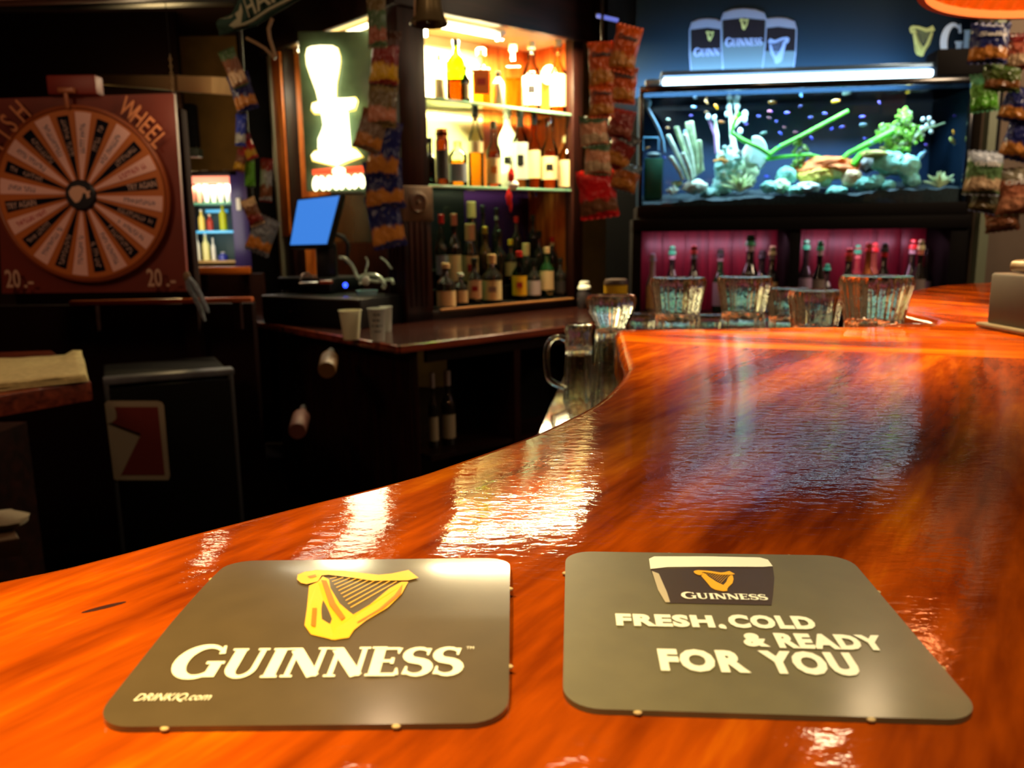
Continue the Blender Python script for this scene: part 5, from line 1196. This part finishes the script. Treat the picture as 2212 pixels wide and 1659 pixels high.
for px, py in ((1699, 502), (2040, 500)):
    p = tk(px, py, .20); t = T('niche_spot', 'tiny warm spot lamp in the top of the %s niche' % ('left' if px < 1800 else 'right'), 'lamp', p)
    B().lathe([(0, 0), (.010, 0), (.012, .012), (0, .012)], 14).out('lens', M('spot_lens', (1, .3, .2), .3, emit=(1, .25, .15), es=2.5), t)
    B().lathe([(.010, .001), (.018, .001), (.018, .014), (0, .014)], 16).out('bezel', CHR, t)
    lamp('niche_spot_light', 'SPOT', p+Vector((0, -.02, -.01)), 1.3, (1, .16, .16), .01, p+Vector((0, .12, -.2)), spot=1.2)
nG = 'spirit bottles with pour spouts in the niches'
for nbi, (px, yt, hw, cap, body, nk, lb) in enumerate((
 (1410, 547, 12, SLB, GRL, None, 'grey blue bottle at the far left of the left niche'), (1452, 531, 13, GCAP, DRK, LIL, 'dark bottle with green spout in the left niche'), (1499, 529, 13, RCAP, DRK, SLB, 'bottle with red spout and bluish neck in the left niche'),
 (1556, 537, 13, BCAP, M('dark_green_glass'), GRL, 'black capped dark green bottle in the left niche'), (1620, 508, 17, GCAP, DRK, LIL, 'tallest bottle with big green spout in the left niche'), (1646, 540, 15, BCAP, DRK, None, 'dark bottle with black cap right of the tallest one'), (1668, 531, 13, CCAP, DRK, GRL, 'dark bottle with cream spout by the niche divider'),
 (1741, 518, 13, GCAP, DRK, None, 'black bottle with green spout first in the right niche'), (1771, 520, 12, GCAP, DRK, LIL, 'black bottle with green spout and pale neck second in the right niche'), (1788, 570, 12, GCAP, DRK, None, 'short bottle with green spout in the right niche'), (1834, 535, 14, RCAP, DRK, COP, 'bottle with red spout and copper neck in the right niche'),
 (1852, 529, 12, GCAP, M('red_glass', rgb(150, 60, 60), .2, coat=1), M('pink_neck', rgb(210, 130, 120), .4), 'red bottle with green spout in the right niche'), (1875, 523, 12, RCAP, COP, None, 'left copper coloured bottle with red spout in the right niche'), (1888, 524, 12, RCAP, M('copper_glass', rgb(140, 80, 60), .2, coat=1), None, 'right copper coloured bottle with red spout in the right niche'),
 (1910, 524, 13, BCAP, DRK, RCAP, 'bottle with black cap over a red band in the right niche'), (1970, 517, 14, RCAP, DRK, LIL, 'dark bottle with dark red spout near the right end of the niches'), (1988, 518, 12, CCAP, DRK, M('peach_neck', rgb(214, 130, 100), .4), 'bottle with cream spout and peach neck near the right end'), (2002, 532, 11, CLR, CLR, None, 'clear empty bottle at the right end of the niches'))):
    p = tk(px, 560, .06+.105*(nbi % 2)); d = (p-EYE).dot(fw); z0 = NZ0+.001; h = onP(px, yt, p, Vector((0, 1, 0))).z-z0; r = hw/F*d*1.15
    bt = bottle('niche_bottle', lb, nG, Vector((p.x, p.y, z0)), h, r, body, cap=cap, neck_label=nk, lab=TNL if px % 3 == 0 else GRL, lz=(.1, .5), rz=rotv(p), caplab='pour_spout', caph=.13, nw=.42, neck=.36)
    cpo = [c for c in bt.children if c.name.startswith('pour_spout')][0]
    for v in cpo.data.vertices:      # spouts taper to a rounded tip
        f_ = (v.co.z-h*.87)/(h*.13)
        v.co.x *= 1.18-.55*max(0, f_)**2; v.co.y *= 1.18-.55*max(0, f_)**2

# ------------------------------------------------------------------ life in the aquarium
def tp(px, py, d): return tk(px, py, d)
gF = 'small fish in the aquarium'
FB = M('fish_blue', rgb(60, 70, 230), .3, emit=rgb(30, 40, 200), es=.0, coat=.5); FY = M('fish_yellow', rgb(250, 200, 20), .3, coat=.5); FO = M('fish_orange', rgb(255, 150, 20), .3, coat=.5); FP = M('fish_pale', rgb(190, 220, 190), .3, coat=.5)
FPK = M('fish_pink', rgb(170, 90, 120), .4); FTL = M('fish_teal', rgb(110, 150, 140), .4); FLB = M('fish_light_blue', rgb(130, 190, 230), .3, coat=.5); FBR = M('fish_brown', rgb(170, 130, 80), .4); FPU = M('fish_purple', rgb(110, 90, 220), .3); FOL = M('fish_olive', rgb(70, 90, 80), .5); FYP = M('fish_pale_yellow', rgb(220, 225, 120), .3, coat=.5)
EYEM = M('fish_eye', (.01, .01, .01), .2)
fish = [(800, 575, 36, .0, FY, FO, 'yellow'), (1155, 568, 38, -.2, FY, FO, 'yellow'), (1568, 515, 30, -.3, FY, FO, 'yellow'), (515, 685, 30, .05, FO, FY, 'orange'), (593, 662, 22, .1, FO, FY, 'orange'), (485, 597, 24, .9, FO, FY, 'orange'), (1815, 740, 22, 1.3, FY, FY, 'yellow'), (1810, 790, 42, .9, FYP, FYP, 'pale yellow'), (1415, 828, 22, .1, FYP, FY, 'pale yellow'),
 (725, 652, 22, .1, FB, FPK, 'blue'), (787, 625, 24, .1, FPK, FB, 'mauve'), (782, 662, 22, .3, FPK, FB, 'mauve'), (823, 680, 14, 0, FB, FB, 'blue'), (882, 633, 24, -.2, FB, FPK, 'blue'), (958, 597, 18, -.6, FB, FB, 'blue'), (960, 535, 20, .8, FLB, FB, 'sky blue'), (845, 747, 20, .6, FB, FB, 'blue'), (1015, 660, 24, -.1, FB, FPK, 'blue'), (1095, 637, 24, .1, FB, FPK, 'blue'), (1132, 722, 18, -.5, FB, FB, 'blue'), (1192, 712, 26, -.3, FB, FPK, 'blue'),
 (1305, 655, 26, -.1, FB, FPK, 'blue'), (1310, 700, 36, -.1, FLB, FTL, 'pale blue'), (1318, 777, 15, 0, FB, FB, 'blue'), (1020, 775, 22, .8, FB, FB, 'blue'), (930, 742, 22, .1, FPK, FB, 'mauve'), (1400, 575, 16, .9, FPU, FPU, 'purple'), (1822, 650, 14, 0, FPU, FPU, 'purple'), (838, 820, 15, -.2, FB, FLB, 'blue'), (770, 990, 24, .1, FB, FB, 'blue'), (1072, 1085, 18, .1, FB, FB, 'blue'), (655, 697, 22, -.2, FPU, FPK, 'purple'),
 (750, 747, 32, -.3, FTL, FTL, 'grey green'), (868, 715, 17, .2, FPK, FBR, 'pink'), (1215, 525, 38, -.2, FOL, FOL, 'dim olive'), (1637, 870, 52, -.85, FLB, FLB, 'light blue'), (367, 550, 20, .2, FLB, FLB, 'sky blue'), (360, 600, 24, .1, FLB, FPU, 'sky blue'), (430, 572, 22, .9, FBR, FBR, 'brown'), (430, 630, 20, .0, FBR, FBR, 'brown'), (217, 670, 22, .2, FP, FBR, 'cream'), (213, 717, 18, .1, FBR, FBR, 'brown'), (345, 648, 16, 0, FPU, FPU, 'purple'), (100, 830, 24, -.4, FBR, FO, 'orange brown'), (195, 884, 18, 0, FB, FB, 'blue'), (1662, 812, 16, .2, FPU, FBR, 'purple'), (312, 745, 30, 1.2, FLB, FLB, 'light blue'), (1360, 800, 16, .3, FLB, FB, 'sky blue'), (485, 540, 12, 0, FBR, FBR, 'brown')]
lm = {}
for i, (x, y, L_, an, m1_, m2_, cn) in enumerate(fish):
    px, py = 1360+x/2.596, y/2.596; d = .03+.10*((i*37) % 11)/11
    p = tp(px, py, d); l = L_/2.596/F*(p-EYE).dot(fw)*1.25
    v_ = 'upper' if y < 640 else 'middle' if y < 780 else 'lower'; h_ = 'far left' if x < 400 else 'left' if x < 750 else 'centre' if x < 1150 else 'right' if x < 1600 else 'far right'
    lb = '%s fish swimming in the %s %s of the aquarium' % (cn, v_, h_); lm[lb] = lm.get(lb, 0)+1
    if lm[lb] > 1: lb = '%s, %s such' % (lb, ('', '', 'second', 'third', 'fourth', 'fifth', 'sixth')[lm[lb]])
    t = T('fish', lb, 'fish', p, (0, an, TA), gF)
    hh = l*(.22 if l > .02 else .26)
    b = B().lathe([(0, -l*.5), (hh*.5, -l*.42), (hh*.9, -l*.25), (hh, -l*.02), (hh*.7, l*.22), (hh*.25, l*.40), (0, l*.42)], 10)
    b.out('fish_body', m1_, t, rot=(0, PI/2, 0), smooth=80, local=Matrix.Diagonal((1, .5, 1, 1)))
    B().prism([(l*.34, 0), (l*.52, hh*.9), (l*.47, 0), (l*.52, -hh*.9)], -.0006, .0006).out('tail_fin', m2_, t, rot=(PI/2, 0, 0), smooth=0)
    if l > .035: B().prism([(-l*.1, hh*.85), (l*.12, hh*1.3), (l*.22, hh*.6)], -.0006, .0006).out('back_fin', m2_, t, rot=(PI/2, 0, 0), smooth=0)
CT = M('coral_teal', rgb(150, 200, 190), .6, var=.25, scale=60, bump=.003); CP = M('coral_pale', rgb(200, 220, 196), .6, var=.2, scale=50, bump=.003); CO = M('coral_olive', rgb(140, 160, 120), .6, var=.35, scale=30, bump=.003)
GRS = M('branch_green', rgb(84, 200, 40), .5, var=.35, scale=20, bump=.003); MOS = M('moss_green', rgb(90, 130, 40), .8, var=.5, scale=60, bump=.004); RKO = M('rock_orange', rgb(230, 120, 50), .7, var=.3, scale=20); RKY = M('rock_yellow', rgb(240, 210, 90), .7, var=.25, scale=24, bump=.003); RKT = M('rock_turquoise', rgb(130, 205, 185), .6, var=.3, scale=40, bump=.004)
def C6(x, y): return (1360+x/2.596, y/2.596)
def tpt(x, y, d): return tp(*C6(x, y), d)
# tube coral
tc_ = T('tube_coral', 'cluster of long pale grey green coral tubes at the left of the aquarium', 'coral', tpt(340, 1040, .12)); o_ = tc_.location
for x0, y0, x1, y1, r, d in ((330, 1010, 215, 760, .010, .10), (345, 1000, 262, 715, .011, .13), (365, 990, 310, 755, .010, .09), (380, 980, 345, 685, .011, .14), (300, 1010, 230, 880, .010, .08), (395, 970, 390, 790, .010, .11), (350, 1010, 300, 860, .009, .07), (410, 960, 372, 820, .010, .15), (360, 1000, 322, 690, .009, .16)):
    a_, b_ = tpt(x0, y0, d)-o_, tpt(x1, y1, d)-o_; mdp = a_.lerp(b_, .5)+Vector((.008, 0, -.006))
    B().tube([a_, mdp, b_, b_+Vector((0, 0, .004))], [r*.8, r*.95, r*1.1, r*.7], 10).out('coral_tube', CO if d > .1 else CP, tc_)
# bubble tipped coral
bc_ = T('bud_coral', 'pale branching coral with round white tips at the upper left', 'coral', tpt(580, 800, .2)); o_ = bc_.location
B().tube([tpt(600, 900, .2)-o_, tpt(575, 760, .2)-o_, tpt(565, 640, .2)-o_, tpt(558, 560, .2)-o_], [.016, .012, .008, .006], 8).tube([tpt(575, 700, .2)-o_, tpt(600, 640, .2)-o_, tpt(605, 560, .2)-o_], [.009, .007, .005], 8).tube([tpt(575, 720, .2)-o_, tpt(640, 650, .2)-o_], [.009, .006], 8).out('stem', CP, bc_)
for x, y, s_ in ((558, 550, 1), (605, 550, 1), (558, 600, 1), (603, 600, 1), (647, 640, 1.1), (620, 735, .9), (440, 655, .8), (475, 660, .8), (545, 640, .8), (590, 575, .8), (645, 670, .9)):
    B().ell(tpt(x, y, .2)-o_, (.013*s_, .010, .017*s_), (0, random.uniform(-.4, .4), 0)).out('round_tip', M('tip_white', rgb(210, 236, 240), .4, coat=.6), bc_)
bs = T('stalk_coral', 'thin mauve stalked coral left of the white tipped one', 'coral', tpt(470, 820, .22)); o_ = bs.location
B().tube([tpt(490, 860, .22)-o_, tpt(480, 760, .22)-o_, tpt(440, 660, .22)-o_], [.010, .008, .006], 8).out('stalk', M('mauve_coral', rgb(120, 90, 130), .6), bs)
B().tube([tpt(490, 860, .22)-o_, tpt(492, 760, .22)-o_, tpt(478, 665, .22)-o_], [.010, .008, .006], 8).out('stalk', CP, bs)
# knobbly brain coral, fan coral
kc = T('knobbly_coral', 'big knobbly pale teal coral at the left centre of the aquarium', 'coral', tpt(540, 930, .16)); o_ = kc.location
B().ell((0, 0, -.0), (.052, .04, .075), disp=.3, freq=4, u=28, v=20).out('coral_head', CT, kc)
for i in range(46):
    a = random.random()*2*PI; e = random.random(); r_ = .055
    q = Vector((r_*math.cos(a)*(.5+.6*e), -.035*random.random()-.02, .075*math.sin(a)*(.6+.5*e)))
    B().ell(q, (.011, .009, .011), disp=.3, freq=3, u=8, v=6).out('knob', CT if i % 3 else CP, kc)
B().tube([tpt(470, 905, .09)-o_, tpt(510, 895, .085)-o_, tpt(550, 905, .09)-o_], .006, 8).tube([tpt(520, 895, .085)-o_, tpt(530, 920, .085)-o_], .005, 8).out('amber_sponge', M('sponge_amber', rgb(200, 130, 30), .6), kc)
fc = T('fan_coral', 'round feathery white coral fan right of the knobbly coral', 'coral', tpt(700, 870, .13)); o_ = fc.location
for i in range(22):
    a = -1.1+2.9*i/21
    p1 = Vector((.048*math.cos(a)+.004, 0, .072*math.sin(a)+.005)); B().tube([(-.02, 0, -.03), p1*.6, p1], [.004, .006, .0075], 6).ell(p1, (.008, .006, .008), u=8, v=6).out('fan_rib', M('fan_white', rgb(190, 225, 220), .5), fc)
B().ell((-.01, .012, 0), (.042, .012, .058), u=14, v=10, disp=.15, freq=3).out('fan_web', CP, fc)
# spiky sea plants
def spiky(px, py, d, n, L_, m_, nm, lb, spread=1.4, r=.007, up=0.2):
    t = T(nm, lb, 'sea plant', tpt(px, py, d))
    for i in range(n):
        a = PI/2+spread*(-1+2*i/(n-1))+random.uniform(-.1, .1); l = L_*random.uniform(.75, 1.1)
        v_ = Vector((math.cos(a), random.uniform(-.4, .3), math.sin(a)+up)).normalized()*l
        B().tube([(0, 0, 0), v_*.5+Vector((0, 0, .004)), v_*.85, v_], [r*.7, r, r*.7, r*.1], 7).out('leaf', m_, t)
spiky(620, 1075, .06, 13, .085, M('spike_cream', rgb(200, 220, 160), .5, var=.25, scale=40), 'spiky_anemone', 'cream spiky anemone at the front left of the aquarium', 1.35)
spiky(1735, 1050, .07, 9, .075, M('spike_cream'), 'spiky_anemone', 'cream star shaped anemone at the right end of the aquarium', 1.25)
spiky(1850, 1050, .10, 6, .050, CP, 'spiky_anemone', 'small pale green anemone in the right corner of the aquarium', .9, .011)
spiky(240, 1090, .06, 6, .040, CP, 'spiky_anemone', 'small pale tuft at the bottom left of the gravel', 1.1, .008)
spiky(268, 1050, .09, 5, .035, M('tuft_green', rgb(120, 200, 150), .5), 'spiky_anemone', 'small mint green tuft left of the big shell', 1.0, .009)
# shells and stones
def rock(cx, cy, d, w, h, m_, lb, k=.35, nm='rock', cat_='rock', fq_=2.4):
    p = tpt(cx, cy, d); l = p; s_ = (p-EYE).dot(fw)/F/2.596
    t = B(); bm2 = bmesh.new(); bmesh.ops.create_icosphere(bm2, subdivisions=3, radius=1)
    for v in bm2.verts:
        nrm = v.co.copy(); v.co *= 1+k*mn.noise(nrm*fq_+Vector((cx, cy, 0))*.37)+.16*mn.noise(nrm*6+Vector((cx, 1, 0)))
    bmesh.ops.scale(bm2, vec=(w*s_/2, w*s_/2*.7, h*s_/2), verts=bm2.verts); t.merge(bm2)
    o = t.out(nm, m_, None, p, smooth=60); tag(o, lb, cat_, 'rocks and corals on the gravel'); return o
for a in ((370, 1050, .09, 130, 80, CP, 'pale shell shaped rock at the front left of the gravel'), (450, 1085, .14, 110, 60, CT, 'low grey blue rock between the shell and the knobbly coral'), (520, 1040, .17, 120, 110, CT, 'rock under the knobbly coral'), (640, 980, .20, 150, 150, CO, 'olive rock behind the cream anemone'),
          (880, 985, .12, 110, 90, RKT, 'turquoise rock at the left of the middle heap'), (780, 1050, .07, 90, 66, RKT, 'turquoise rock at the foot of the middle heap'), (850, 1045, .09, 100, 80, M('rock_mint', rgb(190, 220, 170), .6, var=.3, scale=30, bump=.003), 'mint rock in the middle heap'), (935, 1070, .05, 90, 50, RKT, 'flat turquoise stone at the front of the heap'), (1000, 1050, .06, 130, 60, M('rock_white', rgb(214, 232, 224), .6, var=.2, scale=30), 'pale long stone at the front of the heap'),
          (1090, 1010, .10, 90, 70, M('rock_mint'), 'mint stone below the yellow rock'), (1160, 1075, .05, 110, 66, RKT, 'turquoise stone at the front right of the heap'), (1240, 1000, .08, 110, 100, M('rock_peach', rgb(240, 200, 150), .6, var=.25, scale=30, bump=.003), 'peach stone right of the yellow rock'), (1310, 1035, .07, 120, 80, RKT, 'turquoise stone at the right of the heap'), (1385, 1025, .10, 90, 90, RKT, 'turquoise stone between the heap and the arch'), (1330, 925, .20, 90, 90, M('rock_mauve', rgb(120, 120, 116), .7, var=.3, scale=40), 'mauve grey stone behind the arch rock'),
          (1110, 940, .16, 330, 120, RKO, 'orange flat rock behind the yellow one'), (1050, 985, .11, 190, 100, RKY, 'bright yellow rock in the middle of the aquarium'), (1160, 965, .12, 150, 80, M('rock_cream', rgb(246, 236, 160), .6, var=.2, scale=30), 'cream yellow rock in the middle of the aquarium'), (1040, 912, .18, 90, 50, RKT, 'turquoise lump on top of the orange rock'),
          (1460, 920, .12, 180, 130, RKT, 'big turquoise rock forming the left of the arch'), (1560, 940, .10, 130, 130, M('rock_aqua', rgb(150, 225, 205), .6, var=.25, scale=40, bump=.004), 'big aqua rock at the top right of the arch'), (1585, 1010, .09, 90, 80, M('rock_aqua'), 'aqua rock at the right foot of the arch'), (1450, 1040, .08, 80, 60, RKT, 'small turquoise rock below the arch')):
    rock(*a)
# green branches
def branch(pts, r0, r1, m_, lb, d, nm='green_branch', extra=()):
    t = T(nm, lb, 'branch', tpt(pts[0][0], pts[0][1], d)); o_ = t.location
    P_ = [tpt(x, y, d)-o_ for x, y in pts]; n = len(P_)
    B().tube(P_, [r0+(r1-r0)*i/(n-1) for i in range(n)], 10).out('main_stem', m_, t)
    for e in extra: B().tube([tpt(x, y, d-.01)-o_ for x, y in e], [r1*1.1]*(len(e)-1)+[r1*.6], 8).out('side_stem', m_, t)
    return t
branch([(780, 870), (850, 820), (960, 765), (1080, 700), (1225, 622)], .010, .008, GRS, 'long green branch slanting up to the right in mid water', .12)
branch([(785, 865), (730, 830), (640, 790), (572, 745), (582, 700), (612, 630)], .011, .009, GRS, 'green branch bending up to the left in mid water', .10)
branch([(768, 892), (870, 878), (1000, 868), (1060, 880), (1112, 900)], .009, .006, GRS, 'low green branch running level across the middle', .13)
branch([(1155, 925), (1230, 860), (1320, 815), (1400, 775), (1480, 735)], .009, .015, GRS, 'green branch slanting up to the mossy bush at right', .12, extra=([(1250, 925), (1300, 870), (1340, 840)],))
def bush(cx, cy, d, blobs, m_, lb, nm='mossy_bush', n=30, rr=.011):
    t = T(nm, lb, 'water plant', tpt(cx, cy, d)); o_ = t.location; k = 0
    for bx, by, bw, bh in blobs:
        for i in range(n):
            u_, v_ = random.gauss(0, .5), random.gauss(0, .5)
            if u_*u_+v_*v_ > 1.1: continue
            p = tpt(bx+u_*bw/2, by+v_*bh/2, d+random.uniform(-.03, .03))-o_
            B().ell(p, (rr*random.uniform(.6, 1.2), rr*.8, rr*random.uniform(.7, 1.3)), (random.random(), random.random(), 0), u=7, v=5, disp=.3, freq=3).out('leaf_clump', m_ if i % 4 else CO, t)
bush(960, 860, .15, ((960, 870, 110, 170), (945, 930, 90, 90)), MOS, 'dark mossy bush in the middle of the aquarium', n=30)
bush(1500, 760, .17, ((1540, 660, 90, 110), (1460, 750, 160, 120), (1560, 760, 170, 130), (1500, 820, 180, 110)), M('moss_bright', rgb(110, 165, 50), .8, var=.5, scale=50, bump=.004), 'large bright mossy bush at the right of the aquarium', n=110, rr=.0085)
branch([(1600, 760), (1670, 720), (1770, 690)], .007, .005, CO, 'thin twig reaching right out of the mossy bush', .15)
for x, y in ((1680, 665), (1665, 705), (1690, 738), (1755, 690), (1625, 668), (1770, 700), (1880, 690), (1878, 735)):
    pass
bd2 = T('bud_twig', 'white budded twig at the right end of the mossy bush', 'coral', tpt(1680, 700, .12)); o_ = bd2.location
B().tube([tpt(1600, 770, .12)-o_, tpt(1650, 725, .12)-o_, tpt(1690, 660, .12)-o_], [.005, .004, .003], 7).out('stem', CO, bd2)
for x, y in ((1680, 665), (1665, 705), (1690, 738), (1700, 690), (1645, 670), (1640, 720)):
    B().ell(tpt(x, y, .12)-o_, (.009, .008, .010)).out('round_tip', M('tip_white'), bd2)
sa = rock(1370, 865, .09, 150, 44, M('mushroom_olive', rgb(150, 140, 60), .5, var=.2, scale=40), 'olive mushroom shaped plate below the mossy bush', .1, 'plate_coral', 'coral')
# filter pipe, clip frame and green filter box
fp_ = T('filter_pipe', 'pale blue filter pipe curving down in the left corner of the aquarium', 'pipe', tpt(90, 560, .06)); o_ = fp_.location
B().tube([tpt(x, y, .06)-o_ for x, y in ((84, 560), (100, 610), (135, 670), (165, 730), (185, 790), (194, 855))], [.010, .009, .008, .008, .008, .007], 10).out('pipe_tube', M('pipe_blue', rgb(120, 180, 215), .3, coat=.6), fp_)
B().ell(tpt(100, 580, .06)-o_, (.018, .012, .020), disp=.2, freq=2).out('pipe_elbow', M('pipe_blue'), fp_)
ff = T('filter_box', 'dark green filter box with pale blue clip frame in the left corner', 'filter', tpt(130, 1000, .14)); o_ = ff.location
for a_, b_ in (((75, 772), (162, 772)), ((162, 772), (162, 845)), ((75, 845), (75, 772))):
    B().tube([tpt(*a_, .10)-o_, tpt(*b_, .10)-o_], .0035, 6).out('clip_frame', M('pipe_blue'), ff)
a_, b_ = tpt(82, 890, .12)-o_, tpt(182, 1120, .12)-o_
B().box((a_+b_)/2, (abs(b_.x-a_.x), .06, abs(a_.z-b_.z)), TA, .006).out('filter_case', M('filter_green', rgb(20, 90, 64), .4), ff)
B().ell(tpt(135, 868, .11)-o_, (.033, .02, .012)).out('filter_lid', M('lid_grey', rgb(120, 140, 140), .4), ff)

# ------------------------------------------------------------------ dark stout poster board on the wall behind the aquarium
s0 = tk(1372, 185, .50); s1_ = tk(2160, 22, .50)
SX0, SX1 = (s0-T0).dot(TX), (s1_-T0).dot(TX)
SZ0, SZ1 = .76, 1.24
sg = T('stout_sign', 'long dark blue beer sign with three pint glasses, a harp and large white letters', 'sign', TW(0, .50, 0), TA)
B().box(((SX0+SX1)/2, 0, (SZ0+SZ1)/2), (SX1-SX0, .02, SZ1-SZ0), 0, .003).out('sign_board', M('sign_navy', rgb(26, 40, 54), .6, spec=.05), sg)
def sp2(px, py):
    p = tk(px, py, .485)-TW(0, .50, 0); return (p.dot(TX), p.z)
def spol(pts, m_, nm, y, par=sg):
    P = [sp2(*p) for p in pts]; a_ = sum(P[i][0]*P[(i+1) % len(P)][1]-P[(i+1) % len(P)][0]*P[i][1] for i in range(len(P)))
    if a_ < 0: P = P[::-1]
    return B().prism(P, y, y+.0006).out(nm, m_, par, rot=(PI/2, 0, 0), smooth=0)
GE = M('pint_outline', rgb(140, 156, 200), .5); GH = M('pint_head', rgb(120, 130, 160), .5); GS = M('pint_stout', rgb(30, 26, 32), .5); GB_ = M('pint_lower', rgb(84, 104, 118), .5)
for (x0, x1, yt, lay, lb) in ((1489, 1567, 40, 0, 'left'), (1640, 1722, 38, 0, 'right'), (1557, 1657, 19, 1, 'middle')):
    w = x1-x0; y = .0105+lay*.002; hd = 22
    out_ = [(x0, yt+24), (x0+w*.06, yt+8), (x0+w*.25, yt+1), (x0+w*.5, yt-1), (x0+w*.75, yt+1), (x0+w*.94, yt+8), (x1, yt+24), (x1-w*.03, yt+80), (x1-w*.12, 172), (x0+w*.06, 172), (x0+w*.0, yt+80)]
    cx, cy = (x0+x1)/2, 100
    g = spol(out_, GE, 'printed_pint', y)
    inn_ = [(cx+(px-cx)*.955, min(171, cy+(py-cy)*.975)) for px, py in out_]
    spol(inn_, GB_, 'pint_lower', y+.0007, g).rotation_euler = (0, 0, 0)
    spol([(x0+w*.04, yt+hd), (cx, yt+hd-6), (x1-w*.04, yt+hd), (x1-w*.05, yt+72), (x0+w*.05, yt+72)], GS, 'pint_stout', y+.0014, g).rotation_euler = (0, 0, 0)
    spol([(x0+w*.03, yt+24), (x0+w*.09, yt+9), (x0+w*.27, yt+3), (cx, yt+1), (x1-w*.27, yt+3), (x1-w*.09, yt+9), (x1-w*.03, yt+24), (cx, yt+19)], GH, 'pint_head', y+.0021, g).rotation_euler = (0, 0, 0)
    PC = M('print_silver', rgb(150, 165, 215), .5)
    sxx, szz = sp2(cx, yt+46 if lay else yt+50)
    if lb != 'right':
        harp(g, M('print_harp_pale', rgb(190, 190, 120), .5), None, k=.0011*(1 if lay else .9), loc=(sxx+(0 if lay else .012), szz+(.014), y+.0034))
        e0, e1 = sp2(x0+10, yt+82), sp2(x1-10 if lay else 1555, yt+(60 if lay else 62))
        caps('GUINNESS' if lay else 'GUINN', e0[0], e0[1], e1[0], e1[1]-e0[1], PC, g, first=1.15, z=y+.0034)
    else:
        harp(g, M('print_harp_blue', rgb(130, 150, 200), .5), None, k=.0026, loc=(sxx, szz-.075, y+.0034), flip=True)
hk = sp2(1992, 88)
harp(sg, M('sign_harp_gold', rgb(196, 190, 110), .5), M('sign_harp_shade', rgb(120, 116, 60), .5), k=.0030, loc=(hk[0], -.0115, hk[1]-.035), rot=(PI/2, 0, 0), flip=False)
g0, g1 = sp2(2032, 126), sp2(2084, 50)
LW = M('sign_letter_white', rgb(214, 224, 236), .4)
tot = sum(GL[c][0]*(1.25 if i == 0 else 1) for i, c in enumerate('GUINNESS')); gw = (g1[0]-g0[0])
caps('GUINNESS', 0, 0, gw/(1.04*1.25/tot)*1.0, (g1[1]-g0[1]), LW, sg, loc=(g0[0], -.012, g0[1]), rot=(PI/2, 0, 0), first=1.25)
# small blue lamp on the valance end, red knob on strip
vb = onY(1312, 39, 3.9); t = T('valance_lamp', 'small bluish lamp on the right end of the cabinet valance', 'lamp', vb, (0, .22, 0))
B().box((0, 0, 0), (.10, .03, .012), 0, .004).out('lens', M('blue_lens', (.2, .3, .8), .3, emit=rgb(90, 110, 220), es=.8), t)
B().box((0, .01, .012), (.11, .04, .012), 0, .003).out('lamp_case', BLK, t)
